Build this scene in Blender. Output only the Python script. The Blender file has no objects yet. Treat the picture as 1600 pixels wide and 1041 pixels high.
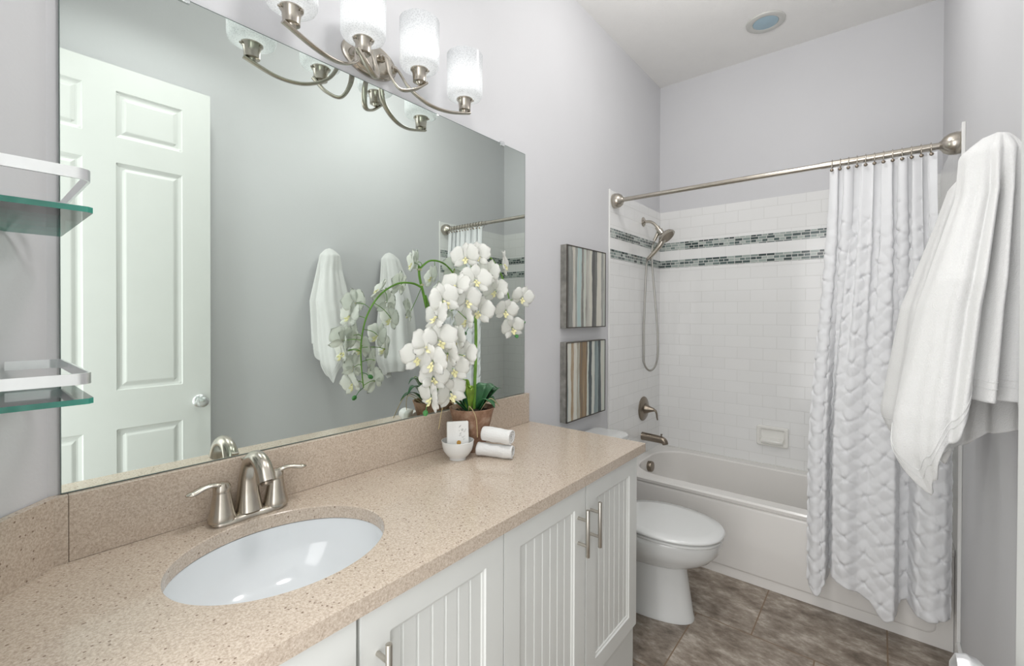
import bpy, bmesh, math, random
from mathutils import Vector, Matrix
random.seed(7)
PI = math.pi
C = bpy.context.scene.collection
sc = bpy.context.scene

# ------------------------------------------------------------------ camera, world, light, exposure
F_PX, YAW, PITCH, ROLL, SHIFT_PX = 704.04, 39.093, 0.407, 0.183, 23.99
CAM = Vector((1.2642, 0.0, 1.3845))
cd = bpy.data.cameras.new('camera'); cam = bpy.data.objects.new('camera', cd); C.objects.link(cam)
cd.sensor_width = 36; cd.sensor_fit = 'HORIZONTAL'; cd.lens = F_PX / 1600 * 36
cd.shift_y = -SHIFT_PX / 1600; cd.clip_start = 0.01; cd.clip_end = 50
_y, _p, _r = math.radians(YAW), math.radians(PITCH), math.radians(ROLL)
fw = Vector((-math.sin(_y)*math.cos(_p), math.cos(_y)*math.cos(_p), -math.sin(_p)))
rt = Vector((math.cos(_y), math.sin(_y), 0)); up = rt.cross(fw)
rt2 = rt*math.cos(_r) + up*math.sin(_r); up2 = -rt*math.sin(_r) + up*math.cos(_r)
cam.matrix_world = Matrix((( rt2.x, up2.x, -fw.x, CAM.x), (rt2.y, up2.y, -fw.y, CAM.y), (rt2.z, up2.z, -fw.z, CAM.z), (0,0,0,1)))
sc.camera = cam
sc.view_settings.view_transform = 'Standard'; sc.view_settings.look = 'None'
sc.view_settings.gamma = 1; sc.view_settings.exposure = 0.16; sc.view_settings.use_curve_mapping = False
w = bpy.data.worlds.new('world'); sc.world = w; w.use_nodes = True
w.node_tree.nodes['Background'].inputs[0].default_value = (0.95, 0.97, 1.0, 1)
w.node_tree.nodes['Background'].inputs[1].default_value = 1.0

def area(name, loc, target, sx, sy, power, col=(1,1,1), shape='RECTANGLE', spread=PI):
    l = bpy.data.lights.new(name, 'AREA'); l.shape = shape; l.size = sx; l.size_y = sy; l.energy = power; l.color = col; l.spread = spread
    o = bpy.data.objects.new(name, l); C.objects.link(o); o.location = loc
    o.rotation_euler = (Vector(target) - Vector(loc)).to_track_quat('-Z', 'Y').to_euler()
    return o
area('doorway_daylight', (0.95, -0.45, 1.35), (0.75, 2.2, 1.1), 1.0, 2.2, 20, (1.0, 0.985, 0.97))
pl = bpy.data.lights.new('added_upper_fill', 'POINT'); pl.energy = 12.5; pl.shadow_soft_size = 0.15; pl.color = (1.0, 0.99, 0.98)  # added fill for the upper walls and ceiling; no globe fixture exists here
po = bpy.data.objects.new('added_upper_fill', pl); C.objects.link(po); po.location = (0.84, 1.85, 2.76)
area('added_near_fill', (0.84, 0.62, 3.04), (0.80, 0.62, 0), 0.30, 0.30, 7.5, (1.0, 0.99, 0.98), 'DISK', math.radians(140))  # added downward fill for the near wall and counter, without any real fixture

# ------------------------------------------------------------------ dimensions of the room
W, D, H = 1.524, 3.291, 3.065
TILE_Y, TILE_T = 2.478, 2.137
CZ = 0.889

# ------------------------------------------------------------------ materials
def new_mat(name):
    m = bpy.data.materials.new(name); m.use_nodes = True
    return m, m.node_tree, m.node_tree.nodes['Principled BSDF']
def N(nt, t, **k):
    n = nt.nodes.new(t)
    for a, b in k.items(): setattr(n, a, b)
    return n
def coords(nt, scale=(1,1,1), rot=(0,0,0), loc=(0,0,0)):
    tc = N(nt, 'ShaderNodeTexCoord'); mp = N(nt, 'ShaderNodeMapping')
    mp.inputs['Scale'].default_value = scale; mp.inputs['Rotation'].default_value = rot; mp.inputs['Location'].default_value = loc
    nt.links.new(tc.outputs['Object'], mp.inputs[0]); return mp.outputs[0]
def ramp(nt, fac, stops, interp='LINEAR'):
    r = N(nt, 'ShaderNodeValToRGB'); r.color_ramp.interpolation = interp
    e = r.color_ramp.elements
    while len(e) < len(stops): e.new(0.5)
    for i, (p, c) in enumerate(stops):
        e[i].position = p; e[i].color = (*c, 1)
    nt.links.new(fac, r.inputs[0]); return r.outputs[0]
def noise(nt, vec, scale, detail=3, rough=0.5):
    n = N(nt, 'ShaderNodeTexNoise'); n.inputs['Scale'].default_value = scale; n.inputs['Detail'].default_value = detail
    n.inputs['Roughness'].default_value = rough; nt.links.new(vec, n.inputs[0]); return n.outputs[0]
def bump(nt, b, h, strength, dist):
    n = N(nt, 'ShaderNodeBump'); n.inputs['Strength'].default_value = strength; n.inputs['Distance'].default_value = dist
    nt.links.new(h, n.inputs['Height']); nt.links.new(n.outputs[0], b.inputs['Normal'])
def plain(name, col, rough=0.5, metal=0, bscale=0, bstr=0.1, bdist=0.001, var=0.0, vscale=8, **k):
    m, nt, b = new_mat(name)
    b.inputs['Base Color'].default_value = (*col, 1); b.inputs['Roughness'].default_value = rough; b.inputs['Metallic'].default_value = metal
    for a, v in k.items(): b.inputs[a.replace('_', ' ')].default_value = v
    v = coords(nt)
    if var:
        f = noise(nt, v, vscale, 4)
        c = ramp(nt, f, [(0.3, tuple(x*(1-var) for x in col)), (0.7, tuple(min(1, x*(1+var)) for x in col))])
        nt.links.new(c, b.inputs['Base Color'])
    if bscale: bump(nt, b, noise(nt, v, bscale, 3), bstr, bdist)
    return m
M = {}
M['paint'] = plain('lilac_grey_paint', (0.65, 0.65, 0.665), 0.55, bscale=140, bstr=0.12, bdist=0.002, var=0.012, vscale=3)
M['ceiling'] = plain('white_ceiling_paint', (0.87, 0.86, 0.84), 0.8, bscale=90, bstr=0.2, bdist=0.003, var=0.01)
M['white_gloss'] = plain('white_trim_paint', (0.80, 0.80, 0.78), 0.3, bscale=30, bstr=0.02, var=0.01)
M['door'] = plain('white_door_paint', (0.70, 0.71, 0.69), 0.38, bscale=60, bstr=0.05, var=0.01)
M['cabinet'] = plain('white_cabinet_paint', (0.74, 0.75, 0.725), 0.35, bscale=60, bstr=0.04, var=0.012)
M['porcelain'] = plain('white_porcelain', (0.72, 0.73, 0.72), 0.08, var=0.006, Coat_Weight=0.3)
M['basin'] = plain('white_sink_porcelain', (0.76, 0.79, 0.81), 0.10, var=0.006, Coat_Weight=0.3)
M['tub'] = plain('white_tub_enamel', (0.83, 0.81, 0.78), 0.18, var=0.008)
M['nickel'] = plain('brushed_nickel', (0.52, 0.48, 0.42), 0.25, 1.0, bscale=0, var=0.05, vscale=40)
M['dark_nickel'] = plain('aged_nickel', (0.27, 0.23, 0.185), 0.28, 1.0, var=0.05, vscale=40)
M['handle'] = plain('satin_bar_metal', (0.52, 0.49, 0.44), 0.30, 1.0, var=0.05, vscale=60)
M['alu'] = plain('brushed_aluminium', (0.84, 0.85, 0.86), 0.28, 1.0, var=0.02, vscale=50)
M['dark'] = plain('black_edge', (0.03, 0.03, 0.03), 0.5, var=0.02)
M['clip'] = plain('clear_plastic_clip', (0.80, 0.82, 0.84), 0.2, var=0.01, Transmission_Weight=0.4)
M['towel'] = plain('white_terry_cloth', (0.74, 0.74, 0.73), 0.95, bscale=420, bstr=0.55, bdist=0.003, var=0.015, Sheen_Weight=0.3)
M['towel_warm'] = plain('ivory_terry_cloth', (0.86, 0.85, 0.82), 0.95, bscale=420, bstr=0.5, bdist=0.003, var=0.015, Sheen_Weight=0.3)
M['pot'] = None
def m_mirror():
    m, nt, b = new_mat('mirror_glass')
    b.inputs['Metallic'].default_value = 1; b.inputs['Roughness'].default_value = 0.0
    b.inputs['Base Color'].default_value = (0.80, 0.865, 0.82, 1)
    f = noise(nt, coords(nt), 1.5); c = ramp(nt, f, [(0, (0.795, 0.86, 0.815)), (1, (0.805, 0.87, 0.825))]); nt.links.new(c, b.inputs['Base Color'])
    return m
M['mirror'] = m_mirror()
def m_quartz():
    m, nt, b = new_mat('beige_speckled_quartz')
    v = coords(nt)
    base = ramp(nt, noise(nt, v, 240, 4, 0.75), [(0.30, (0.38, 0.30, 0.235)), (0.5, (0.54, 0.45, 0.365)), (0.72, (0.70, 0.62, 0.53))])
    vo = N(nt, 'ShaderNodeTexVoronoi'); vo.inputs['Scale'].default_value = 120; nt.links.new(v, vo.inputs[0])
    sel = N(nt, 'ShaderNodeSeparateColor'); nt.links.new(vo.outputs['Color'], sel.inputs[0])
    g = N(nt, 'ShaderNodeMath', operation='GREATER_THAN'); g.inputs[1].default_value = 0.80; nt.links.new(sel.outputs[0], g.inputs[0])
    l = N(nt, 'ShaderNodeMath', operation='LESS_THAN'); l.inputs[1].default_value = 0.24; nt.links.new(vo.outputs['Distance'], l.inputs[0])
    mu = N(nt, 'ShaderNodeMath', operation='MULTIPLY'); nt.links.new(g.outputs[0], mu.inputs[0]); nt.links.new(l.outputs[0], mu.inputs[1])
    mu2 = N(nt, 'ShaderNodeMath', operation='MULTIPLY'); mu2.inputs[1].default_value = 0.72; nt.links.new(mu.outputs[0], mu2.inputs[0])
    mx = N(nt, 'ShaderNodeMix', data_type='RGBA'); nt.links.new(mu2.outputs[0], mx.inputs['Factor']); nt.links.new(base, mx.inputs[6])
    mx.inputs[7].default_value = (0.15, 0.09, 0.06, 1)
    nt.links.new(mx.outputs[2], b.inputs['Base Color']); b.inputs['Roughness'].default_value = 0.16
    return m
M['quartz'] = m_quartz()
def m_tile(name, axis):
    # white subway tile, 152 x 76 mm, running bond; axis = the horizontal world axis of the wall
    m, nt, b = new_mat(name)
    tc = N(nt, 'ShaderNodeTexCoord'); s = N(nt, 'ShaderNodeSeparateXYZ'); c = N(nt, 'ShaderNodeCombineXYZ')
    nt.links.new(tc.outputs['Object'], s.inputs[0]); nt.links.new(s.outputs[axis], c.inputs[0])
    zoff = N(nt, 'ShaderNodeMath', operation='SUBTRACT'); zoff.inputs[1].default_value = 1.855 - 0.076*30; nt.links.new(s.outputs['Z'], zoff.inputs[0])
    nt.links.new(zoff.outputs[0], c.inputs[1])
    br = N(nt, 'ShaderNodeTexBrick'); br.offset = 0.5
    br.inputs['Scale'].default_value = 1; br.inputs['Brick Width'].default_value = 0.153; br.inputs['Row Height'].default_value = 0.076
    br.inputs['Mortar Size'].default_value = 0.0013; br.inputs['Mortar Smooth'].default_value = 0.3
    br.inputs['Color1'].default_value = (0.87, 0.87, 0.86, 1); br.inputs['Color2'].default_value = (0.85, 0.85, 0.84, 1); br.inputs['Mortar'].default_value = (0.74, 0.74, 0.72, 1)
    nt.links.new(c.outputs[0], br.inputs[0])
    nt.links.new(br.outputs['Color'], b.inputs['Base Color']); b.inputs['Roughness'].default_value = 0.12
    inv = N(nt, 'ShaderNodeMath', operation='SUBTRACT'); inv.inputs[0].default_value = 1; nt.links.new(br.outputs['Fac'], inv.inputs[1])
    lo = noise(nt, tc.outputs['Object'], 9, 1)
    ad = N(nt, 'ShaderNodeMath', operation='MULTIPLY_ADD'); nt.links.new(lo, ad.inputs[0]); ad.inputs[1].default_value = 1.2; nt.links.new(inv.outputs[0], ad.inputs[2])
    bump(nt, b, ad.outputs[0], 0.5, 0.0012)
    return m
M['tile_x'] = m_tile('white_subway_tile_back', 'X'); M['tile_y'] = m_tile('white_subway_tile_side', 'Y')
def m_mosaic(name, axis):
    m, nt, b = new_mat(name)
    tc = N(nt, 'ShaderNodeTexCoord'); s = N(nt, 'ShaderNodeSeparateXYZ'); c = N(nt, 'ShaderNodeCombineXYZ')
    nt.links.new(tc.outputs['Object'], s.inputs[0]); nt.links.new(s.outputs[axis], c.inputs[0]); nt.links.new(s.outputs['Z'], c.inputs[1])
    br = N(nt, 'ShaderNodeTexBrick'); br.offset = 0.37; br.squash = 0.7; br.squash_frequency = 2
    br.inputs['Scale'].default_value = 1; br.inputs['Brick Width'].default_value = 0.047; br.inputs['Row Height'].default_value = 0.0186
    br.inputs['Mortar Size'].default_value = 0.0018; br.inputs['Bias'].default_value = 0.0
    br.inputs['Color1'].default_value = (0, 0, 0, 1); br.inputs['Color2'].default_value = (1, 1, 1, 1); br.inputs['Mortar'].default_value = (0.5, 0.5, 0.5, 1)
    nt.links.new(c.outputs[0], br.inputs[0])
    col = ramp(nt, br.outputs['Color'], [(0.0, (0.03, 0.045, 0.045)), (0.38, (0.09, 0.13, 0.125)), (0.6, (0.22, 0.28, 0.26)), (0.85, (0.42, 0.47, 0.44))])
    mx = N(nt, 'ShaderNodeMix', data_type='RGBA'); nt.links.new(br.outputs['Fac'], mx.inputs['Factor']); nt.links.new(col, mx.inputs[6]); mx.inputs[7].default_value = (0.66, 0.66, 0.63, 1)
    nt.links.new(mx.outputs[2], b.inputs['Base Color']); b.inputs['Roughness'].default_value = 0.1
    return m
M['mosaic_x'] = m_mosaic('glass_mosaic_back', 'X'); M['mosaic_y'] = m_mosaic('glass_mosaic_side', 'Y')
def m_floor():
    m, nt, b = new_mat('taupe_stone_floor_tile')
    tc = N(nt, 'ShaderNodeTexCoord'); mp = N(nt, 'ShaderNodeMapping'); mp.inputs['Location'].default_value = (0.067, -2.162 + 0.457*5, 0)
    nt.links.new(tc.outputs['Object'], mp.inputs[0])
    br = N(nt, 'ShaderNodeTexBrick'); br.offset = 0.5
    br.inputs['Scale'].default_value = 1; br.inputs['Brick Width'].default_value = 0.457; br.inputs['Row Height'].default_value = 0.457
    br.inputs['Mortar Size'].default_value = 0.0028; br.inputs['Mortar Smooth'].default_value = 0.1
    br.inputs['Color1'].default_value = (0.86, 0.86, 0.86, 1); br.inputs['Color2'].default_value = (1.12, 1.12, 1.12, 1); br.inputs['Mortar'].default_value = (1, 1, 1, 1)
    nt.links.new(mp.outputs[0], br.inputs[0])
    m2 = N(nt, 'ShaderNodeMapping'); m2.inputs['Rotation'].default_value = (0, 0, 0.75); m2.inputs['Scale'].default_value = (3.4, 6.0, 1); nt.links.new(tc.outputs['Object'], m2.inputs[0])
    n1 = noise(nt, m2.outputs[0], 2.6, 12, 0.72)
    col = ramp(nt, n1, [(0.30, (0.095, 0.070, 0.050)), (0.42, (0.20, 0.160, 0.125)), (0.53, (0.32, 0.27, 0.22)), (0.66, (0.56, 0.50, 0.44))])
    mu = N(nt, 'ShaderNodeMix', data_type='RGBA', blend_type='MULTIPLY'); mu.inputs['Factor'].default_value = 1; nt.links.new(col, mu.inputs[6]); nt.links.new(br.outputs['Color'], mu.inputs[7])
    mx = N(nt, 'ShaderNodeMix', data_type='RGBA'); nt.links.new(br.outputs['Fac'], mx.inputs['Factor']); nt.links.new(mu.outputs[2], mx.inputs[6]); mx.inputs[7].default_value = (0.21, 0.14, 0.085, 1)
    nt.links.new(mx.outputs[2], b.inputs['Base Color']); b.inputs['Roughness'].default_value = 0.38
    bump(nt, b, n1, 0.25, 0.004)
    return m
M['floor'] = m_floor()
def m_glass_shelf():
    m, nt, b = new_mat('clear_greenish_glass')
    nt.nodes.remove(b); out = nt.nodes['Material Output']
    tr = N(nt, 'ShaderNodeBsdfTransparent'); gl = N(nt, 'ShaderNodeBsdfGlossy'); gl.inputs['Roughness'].default_value = 0.02
    f = noise(nt, coords(nt), 5); c = ramp(nt, f, [(0, (0.86, 0.93, 0.895)), (1, (0.88, 0.945, 0.91))]); nt.links.new(c, tr.inputs[0])
    fr = N(nt, 'ShaderNodeFresnel'); fr.inputs[0].default_value = 1.5
    mx = N(nt, 'ShaderNodeMixShader'); nt.links.new(fr.outputs[0], mx.inputs[0]); nt.links.new(tr.outputs[0], mx.inputs[1]); nt.links.new(gl.outputs[0], mx.inputs[2])
    nt.links.new(mx.outputs[0], out.inputs[0]); return m
M['glass'] = m_glass_shelf()
M['glass_edge'] = plain('green_glass_edge', (0.02, 0.30, 0.22), 0.08, var=0.25, vscale=14, Transmission_Weight=0.25, Coat_Weight=0.6)
def m_fabric(name, col, trans, bsc=500, bst=0.15):
    m, nt, b = new_mat(name); out = nt.nodes['Material Output']
    b.inputs['Base Color'].default_value = (*col, 1); b.inputs['Roughness'].default_value = 0.85
    v = coords(nt); c = ramp(nt, noise(nt, v, 12), [(0.3, tuple(x*0.985 for x in col)), (0.7, col)]); nt.links.new(c, b.inputs['Base Color'])
    bump(nt, b, noise(nt, v, bsc, 2), bst, 0.001)
    t = N(nt, 'ShaderNodeBsdfTranslucent'); t.inputs[0].default_value = (*col, 1)
    mx = N(nt, 'ShaderNodeMixShader'); mx.inputs[0].default_value = trans
    nt.links.new(b.outputs[0], mx.inputs[1]); nt.links.new(t.outputs[0], mx.inputs[2]); nt.links.new(mx.outputs[0], out.inputs[0]); return m
M['curtain'] = m_fabric('white_pintuck_cotton', (0.95, 0.955, 0.965), 0.30)
M['petal'] = m_fabric('white_petal', (0.93, 0.93, 0.90), 0.5, 60, 0.1)
def m_shade():
    m, nt, b = new_mat('seeded_white_glass'); out = nt.nodes['Material Output']
    v = coords(nt)
    b.inputs['Roughness'].default_value = 0.12; b.inputs['Base Color'].default_value = (0.86, 0.87, 0.88, 1)
    vo = N(nt, 'ShaderNodeTexVoronoi'); vo.inputs['Scale'].default_value = 260; nt.links.new(v, vo.inputs[0])
    c = ramp(nt, vo.outputs['Distance'], [(0.0, (0.32, 0.33, 0.34)), (0.22, (0.66, 0.67, 0.68)), (0.6, (0.80, 0.81, 0.82))]); nt.links.new(c, b.inputs['Base Color'])
    t = N(nt, 'ShaderNodeBsdfTranslucent'); nt.links.new(c, t.inputs[0])
    tp = N(nt, 'ShaderNodeBsdfTransparent'); tp.inputs[0].default_value = (0.95, 0.97, 0.97, 1)
    m1 = N(nt, 'ShaderNodeMixShader'); m1.inputs[0].default_value = 0.55; nt.links.new(b.outputs[0], m1.inputs[1]); nt.links.new(t.outputs[0], m1.inputs[2])
    m2 = N(nt, 'ShaderNodeMixShader'); m2.inputs[0].default_value = 0.06; nt.links.new(m1.outputs[0], m2.inputs[1]); nt.links.new(tp.outputs[0], m2.inputs[2])
    nt.links.new(m2.outputs[0], out.inputs[0]); return m
M['shade'] = m_shade()
def m_emit(name, col, s):
    m, nt, b = new_mat(name); b.inputs['Base Color'].default_value = (*col, 1)
    c = ramp(nt, noise(nt, coords(nt), 4), [(0, col), (1, col)]); nt.links.new(c, b.inputs['Emission Color'])
    b.inputs['Emission Strength'].default_value = s; return m
M['bulb'] = m_emit('lit_bulb', (1.0, 0.98, 0.95), 6)
M['can_lens'] = plain('pale_blue_lens', (0.36, 0.50, 0.58), 0.25, var=0.03)
M['can_ring'] = plain('grey_white_ring', (0.58, 0.58, 0.55), 0.4, var=0.02)
def m_pot():
    m, nt, b = new_mat('terracotta_weathered'); v = coords(nt)
    c = ramp(nt, noise(nt, v, 22, 6, 0.65), [(0.3, (0.17, 0.085, 0.045)), (0.5, (0.32, 0.19, 0.125)), (0.64, (0.44, 0.32, 0.235)), (0.78, (0.52, 0.44, 0.36))])
    nt.links.new(c, b.inputs['Base Color']); b.inputs['Roughness'].default_value = 0.8; bump(nt, b, noise(nt, v, 50, 5), 0.4, 0.003); return m
M['pot'] = m_pot()
M['soil'] = plain('dark_moss', (0.045, 0.035, 0.02), 0.95, bscale=120, bstr=1, bdist=0.01, var=0.5, vscale=60)
M['stem'] = plain('bright_green_stem', (0.17, 0.36, 0.045), 0.45, var=0.25, vscale=25)
M['leaf'] = plain('dark_green_leaf', (0.03, 0.125, 0.045), 0.28, var=0.3, vscale=14)
M['leaf_light'] = plain('yellow_green_leaf', (0.22, 0.36, 0.05), 0.35, var=0.35, vscale=30)
M['lip'] = plain('pale_yellow_lip', (0.78, 0.74, 0.42), 0.6, var=0.15, vscale=60)
M['bud'] = plain('green_bud', (0.06, 0.24, 0.06), 0.5, var=0.3, vscale=60)
M['root'] = plain('tan_root', (0.45, 0.36, 0.20), 0.8, var=0.1)
M['soap'] = plain('white_soap_wrap', (0.80, 0.80, 0.78), 0.5, var=0.02)
M['ink'] = plain('grey_print', (0.38, 0.38, 0.36), 0.6, var=0.2, vscale=200)
M['seal'] = plain('gold_seal', (0.50, 0.27, 0.05), 0.4, var=0.1)
M['rim_brown'] = plain('dark_bronze_frame', (0.055, 0.045, 0.035), 0.45, var=0.2, vscale=30)
M['frame_grey'] = plain('weathered_grey_frame', (0.23, 0.225, 0.205), 0.55, var=0.3, vscale=30)
M['caulk'] = plain('white_caulk', (0.75, 0.75, 0.72), 0.6, var=0.02)
def m_art(name, seed, cells, stops):
    m, nt, b = new_mat(name)
    tc = N(nt, 'ShaderNodeTexCoord'); sp = N(nt, 'ShaderNodeSeparateXYZ'); nt.links.new(tc.outputs['Object'], sp.inputs[0])
    wob = noise(nt, coords(nt, (1, 7, 1.6), loc=(0, seed, 0)), 2.0, 4, 0.6)
    ma = N(nt, 'ShaderNodeMath', operation='MULTIPLY_ADD'); nt.links.new(wob, ma.inputs[0]); ma.inputs[1].default_value = 0.045; nt.links.new(sp.outputs['Y'], ma.inputs[2])
    vo = N(nt, 'ShaderNodeTexVoronoi', voronoi_dimensions='1D', feature='SMOOTH_F1'); vo.inputs['Smoothness'].default_value = 0.25
    mw = N(nt, 'ShaderNodeMath', operation='ADD'); nt.links.new(ma.outputs[0], mw.inputs[0]); mw.inputs[1].default_value = seed
    nt.links.new(mw.outputs[0], vo.inputs['W']); vo.inputs['Scale'].default_value = cells
    sc3 = N(nt, 'ShaderNodeSeparateColor'); nt.links.new(vo.outputs['Color'], sc3.inputs[0])
    n2 = noise(nt, coords(nt, (1, 75, 2.2), loc=(0, seed*2, 0)), 2.0, 5, 0.7)
    ad = N(nt, 'ShaderNodeMath', operation='MULTIPLY_ADD'); nt.links.new(n2, ad.inputs[0]); ad.inputs[1].default_value = 0.30
    sb = N(nt, 'ShaderNodeMath', operation='SUBTRACT'); sb.inputs[1].default_value = 0.15; nt.links.new(sc3.outputs[0], sb.inputs[0]); nt.links.new(sb.outputs[0], ad.inputs[2])
    c = ramp(nt, ad.outputs[0], stops); nt.links.new(c, b.inputs['Base Color']); b.inputs['Roughness'].default_value = 0.4
    bump(nt, b, n2, 0.2, 0.002); return m
_cream = (0.60, 0.58, 0.50); _grey = (0.36, 0.37, 0.34); _och = (0.30, 0.19, 0.085); _dk = (0.10, 0.10, 0.095); _bl = (0.36, 0.50, 0.50); _bone = (0.66, 0.64, 0.57)
M['art1'] = m_art('striped_painting_upper', 3.1, 38, [(0.06, _dk), (0.16, _grey), (0.24, _bone), (0.36, _cream), (0.46, _bl), (0.54, _bone), (0.64, _cream), (0.74, _och), (0.82, _bone), (0.92, _dk)])
M['art2'] = m_art('striped_painting_lower', 8.7, 36, [(0.06, (0.05,0.065,0.07)), (0.16, (0.24,0.31,0.31)), (0.26, _bone), (0.38, (0.55,0.61,0.55)), (0.50, _cream), (0.60, _och), (0.68, _bone), (0.80, (0.50,0.56,0.52)), (0.88, _och), (0.95, _dk)])

# ------------------------------------------------------------------ mesh helpers (all in world coordinates)
BASE = {}
def obj(name, bm, mat, parent=None, smooth=None, bevel=0.0, mods=None):
    off = BASE.get(parent.name, Vector()) if parent else Vector()
    bmesh.ops.recalc_face_normals(bm, faces=bm.faces)
    if bevel:
        es = [e for e in bm.edges if len(e.link_faces) == 2 and e.calc_face_angle(0) > 0.6]
        bmesh.ops.bevel(bm, geom=es, offset=bevel, segments=2, profile=0.5, affect='EDGES', clamp_overlap=True)
    for v in bm.verts: v.co -= off
    me = bpy.data.meshes.new(name); bm.to_mesh(me); bm.free()
    mats = mat if isinstance(mat, (list, tuple)) else [mat]
    for x in mats: me.materials.append(x)
    if smooth is not None:
        for p in me.polygons: p.use_smooth = True
        me.set_sharp_from_angle(angle=math.radians(smooth))
    o = bpy.data.objects.new(name, me); C.objects.link(o)
    if parent: o.parent = parent; BASE[o.name] = off
    else: BASE[o.name] = Vector()
    return o
def recenter(o, loc):
    """move a one-mesh thing's origin to its base point"""
    loc = Vector(loc)
    for v in o.data.vertices: v.co -= loc
    o.location = loc; BASE[o.name] = loc; return o
def tag(o, label, cat, group=None, kind=None):
    o['label'] = label; o['category'] = cat
    if group: o['group'] = group
    if kind: o['kind'] = kind
    return o
def thing(name, label, cat, loc, group=None):
    o = bpy.data.objects.new(name, None); C.objects.link(o); o.location = loc; o.empty_display_size = 0.05
    BASE[o.name] = Vector(loc); return tag(o, label, cat, group)
def struct(name, bm, mat, label=None, **k):
    o = obj(name, bm, mat, **k); o['kind'] = 'structure'
    if label: o['label'] = label
    return o
def nb(): return bmesh.new()
def box(bm, a, b, mi=0):
    x0, y0, z0 = a; x1, y1, z1 = b
    vs = [bm.verts.new(p) for p in ((x0,y0,z0),(x1,y0,z0),(x1,y1,z0),(x0,y1,z0),(x0,y0,z1),(x1,y0,z1),(x1,y1,z1),(x0,y1,z1))]
    for f in ((0,3,2,1),(4,5,6,7),(0,1,5,4),(1,2,6,5),(2,3,7,6),(3,0,4,7)):
        bm.faces.new([vs[i] for i in f]).material_index = mi
    return bm
def frame_of(d):
    d = d.normalized(); a = Vector((0,0,1)) if abs(d.z) < 0.9 else Vector((1,0,0))
    u = d.cross(a).normalized(); return u, d.cross(u).normalized()
def rings(bm, rs, closed=True, cap0=True, cap1=True, mi=0):
    L = [[bm.verts.new(p) for p in r] for r in rs]; n = len(L[0])
    for i in range(len(L)-1):
        for j in range(n if closed else n-1):
            k = (j+1) % n
            bm.faces.new((L[i][j], L[i][k], L[i+1][k], L[i+1][j])).material_index = mi
    if closed and cap0: bm.faces.new(L[0][::-1]).material_index = mi
    if closed and cap1: bm.faces.new(L[-1]).material_index = mi
    return L
def sweep(bm, pts, rad, n=16, flat=1.0, upv=None, cap=True):
    """tube through pts; rad a number or a list; flat squeezes the section along its second axis"""
    pts = [Vector(p) for p in pts]; rs = []
    if not isinstance(rad, (list, tuple)): rad = [rad]*len(pts)
    u = None
    for i, p in enumerate(pts):
        d = (pts[min(i+1, len(pts)-1)] - pts[max(i-1, 0)]).normalized()
        if upv is not None: u = d.cross(Vector(upv)); u = u.normalized() if u.length > 1e-4 else frame_of(d)[0]
        elif u is None: u = frame_of(d)[0]
        else: u = (u - d*u.dot(d)).normalized()
        v = d.cross(u)
        rs.append([p + u*math.cos(2*PI*k/n)*rad[i] + v*math.sin(2*PI*k/n)*rad[i]*flat for k in range(n)])
    rings(bm, rs, cap0=cap, cap1=cap); return bm
def cyl(bm, a, b, r, n=24, r2=None): return sweep(bm, [a, b], [r, r if r2 is None else r2], n)
def lathe(bm, o, axis, prof, n=32, cap0=False, cap1=False, sc2=(1,1)):
    """prof: list of (radius, distance along axis)"""
    o = Vector(o); ax = Vector(axis).normalized(); u, v = frame_of(ax)
    rs = [[o + ax*h + (u*math.cos(2*PI*k/n)*sc2[0] + v*math.sin(2*PI*k/n)*sc2[1])*max(r, 1e-5) for k in range(n)] for r, h in prof]
    rings(bm, rs, cap0=cap0, cap1=cap1); return bm
def smooth_path(pts, per=8):
    P = [Vector(p) for p in pts]; out = []
    for i in range(len(P)-1):
        p0, p1, p2, p3 = P[max(i-1,0)], P[i], P[i+1], P[min(i+2, len(P)-1)]
        for k in range(per):
            t = k/per; out.append(0.5*((2*p1) + (p2-p0)*t + (2*p0-5*p1+4*p2-p3)*t*t + (3*p1-p0-3*p2+p3)*t**3))
    out.append(P[-1]); return out
def lerp_table(tab, x):
    if x <= tab[0][0]: return tab[0][1]
    for (a, b), (c, d) in zip(tab, tab[1:]):
        if x <= c:
            t = (x-a)/(c-a); t = t*t*(3-2*t); return b + (d-b)*t
    return tab[-1][1]
def lin_table(tab, x):
    if x <= tab[0][0]: return tab[0][1]
    for (a, b), (c, d) in zip(tab, tab[1:]):
        if x <= c: return b + (d-b)*(x-a)/(c-a)
    return tab[-1][1]
def prism(bm, poly, z0, z1, mi_side=0, mi_cap=0):
    lo = [bm.verts.new((x, y, z0)) for x, y in poly]; hi = [bm.verts.new((x, y, z1)) for x, y in poly]
    n = len(poly)
    bm.faces.new(lo[::-1]).material_index = mi_cap; bm.faces.new(hi).material_index = mi_cap
    for i in range(n): bm.faces.new((lo[i], lo[(i+1)%n], hi[(i+1)%n], hi[i])).material_index = mi_side
    return bm

# ------------------------------------------------------------------ the room
T = 0.10
struct('floor', box(nb(), (-T, -T, -T), (W+T, D+T, 0)), M['floor'])
struct('ceiling', box(nb(), (-T, -T, H), (W+T, D+T, H+T)), M['ceiling'])
struct('wall_left', box(nb(), (-T, -T, 0), (0, D+T, H)), M['paint'])
struct('wall_right', box(nb(), (W, -T, 0), (W+T, D+T, H)), M['paint'])
struct('wall_back', box(nb(), (0, D, 0), (W, D+T, H)), M['paint'])
# short wall beside the doorway, with the clipped corner where it meets the mirror wall
b_ = nb(); prism(b_, [(0, -T), (0.52, -T), (0.52, 0.02), (0.09, 0.02), (0.0, 0.11)], 0, H)
struct('wall_front', b_, M['paint'])
b_ = nb(); box(b_, (0.52, -T, 2.56), (W, 0.02, H)); struct('wall_front', b_, M['paint'])
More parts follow.
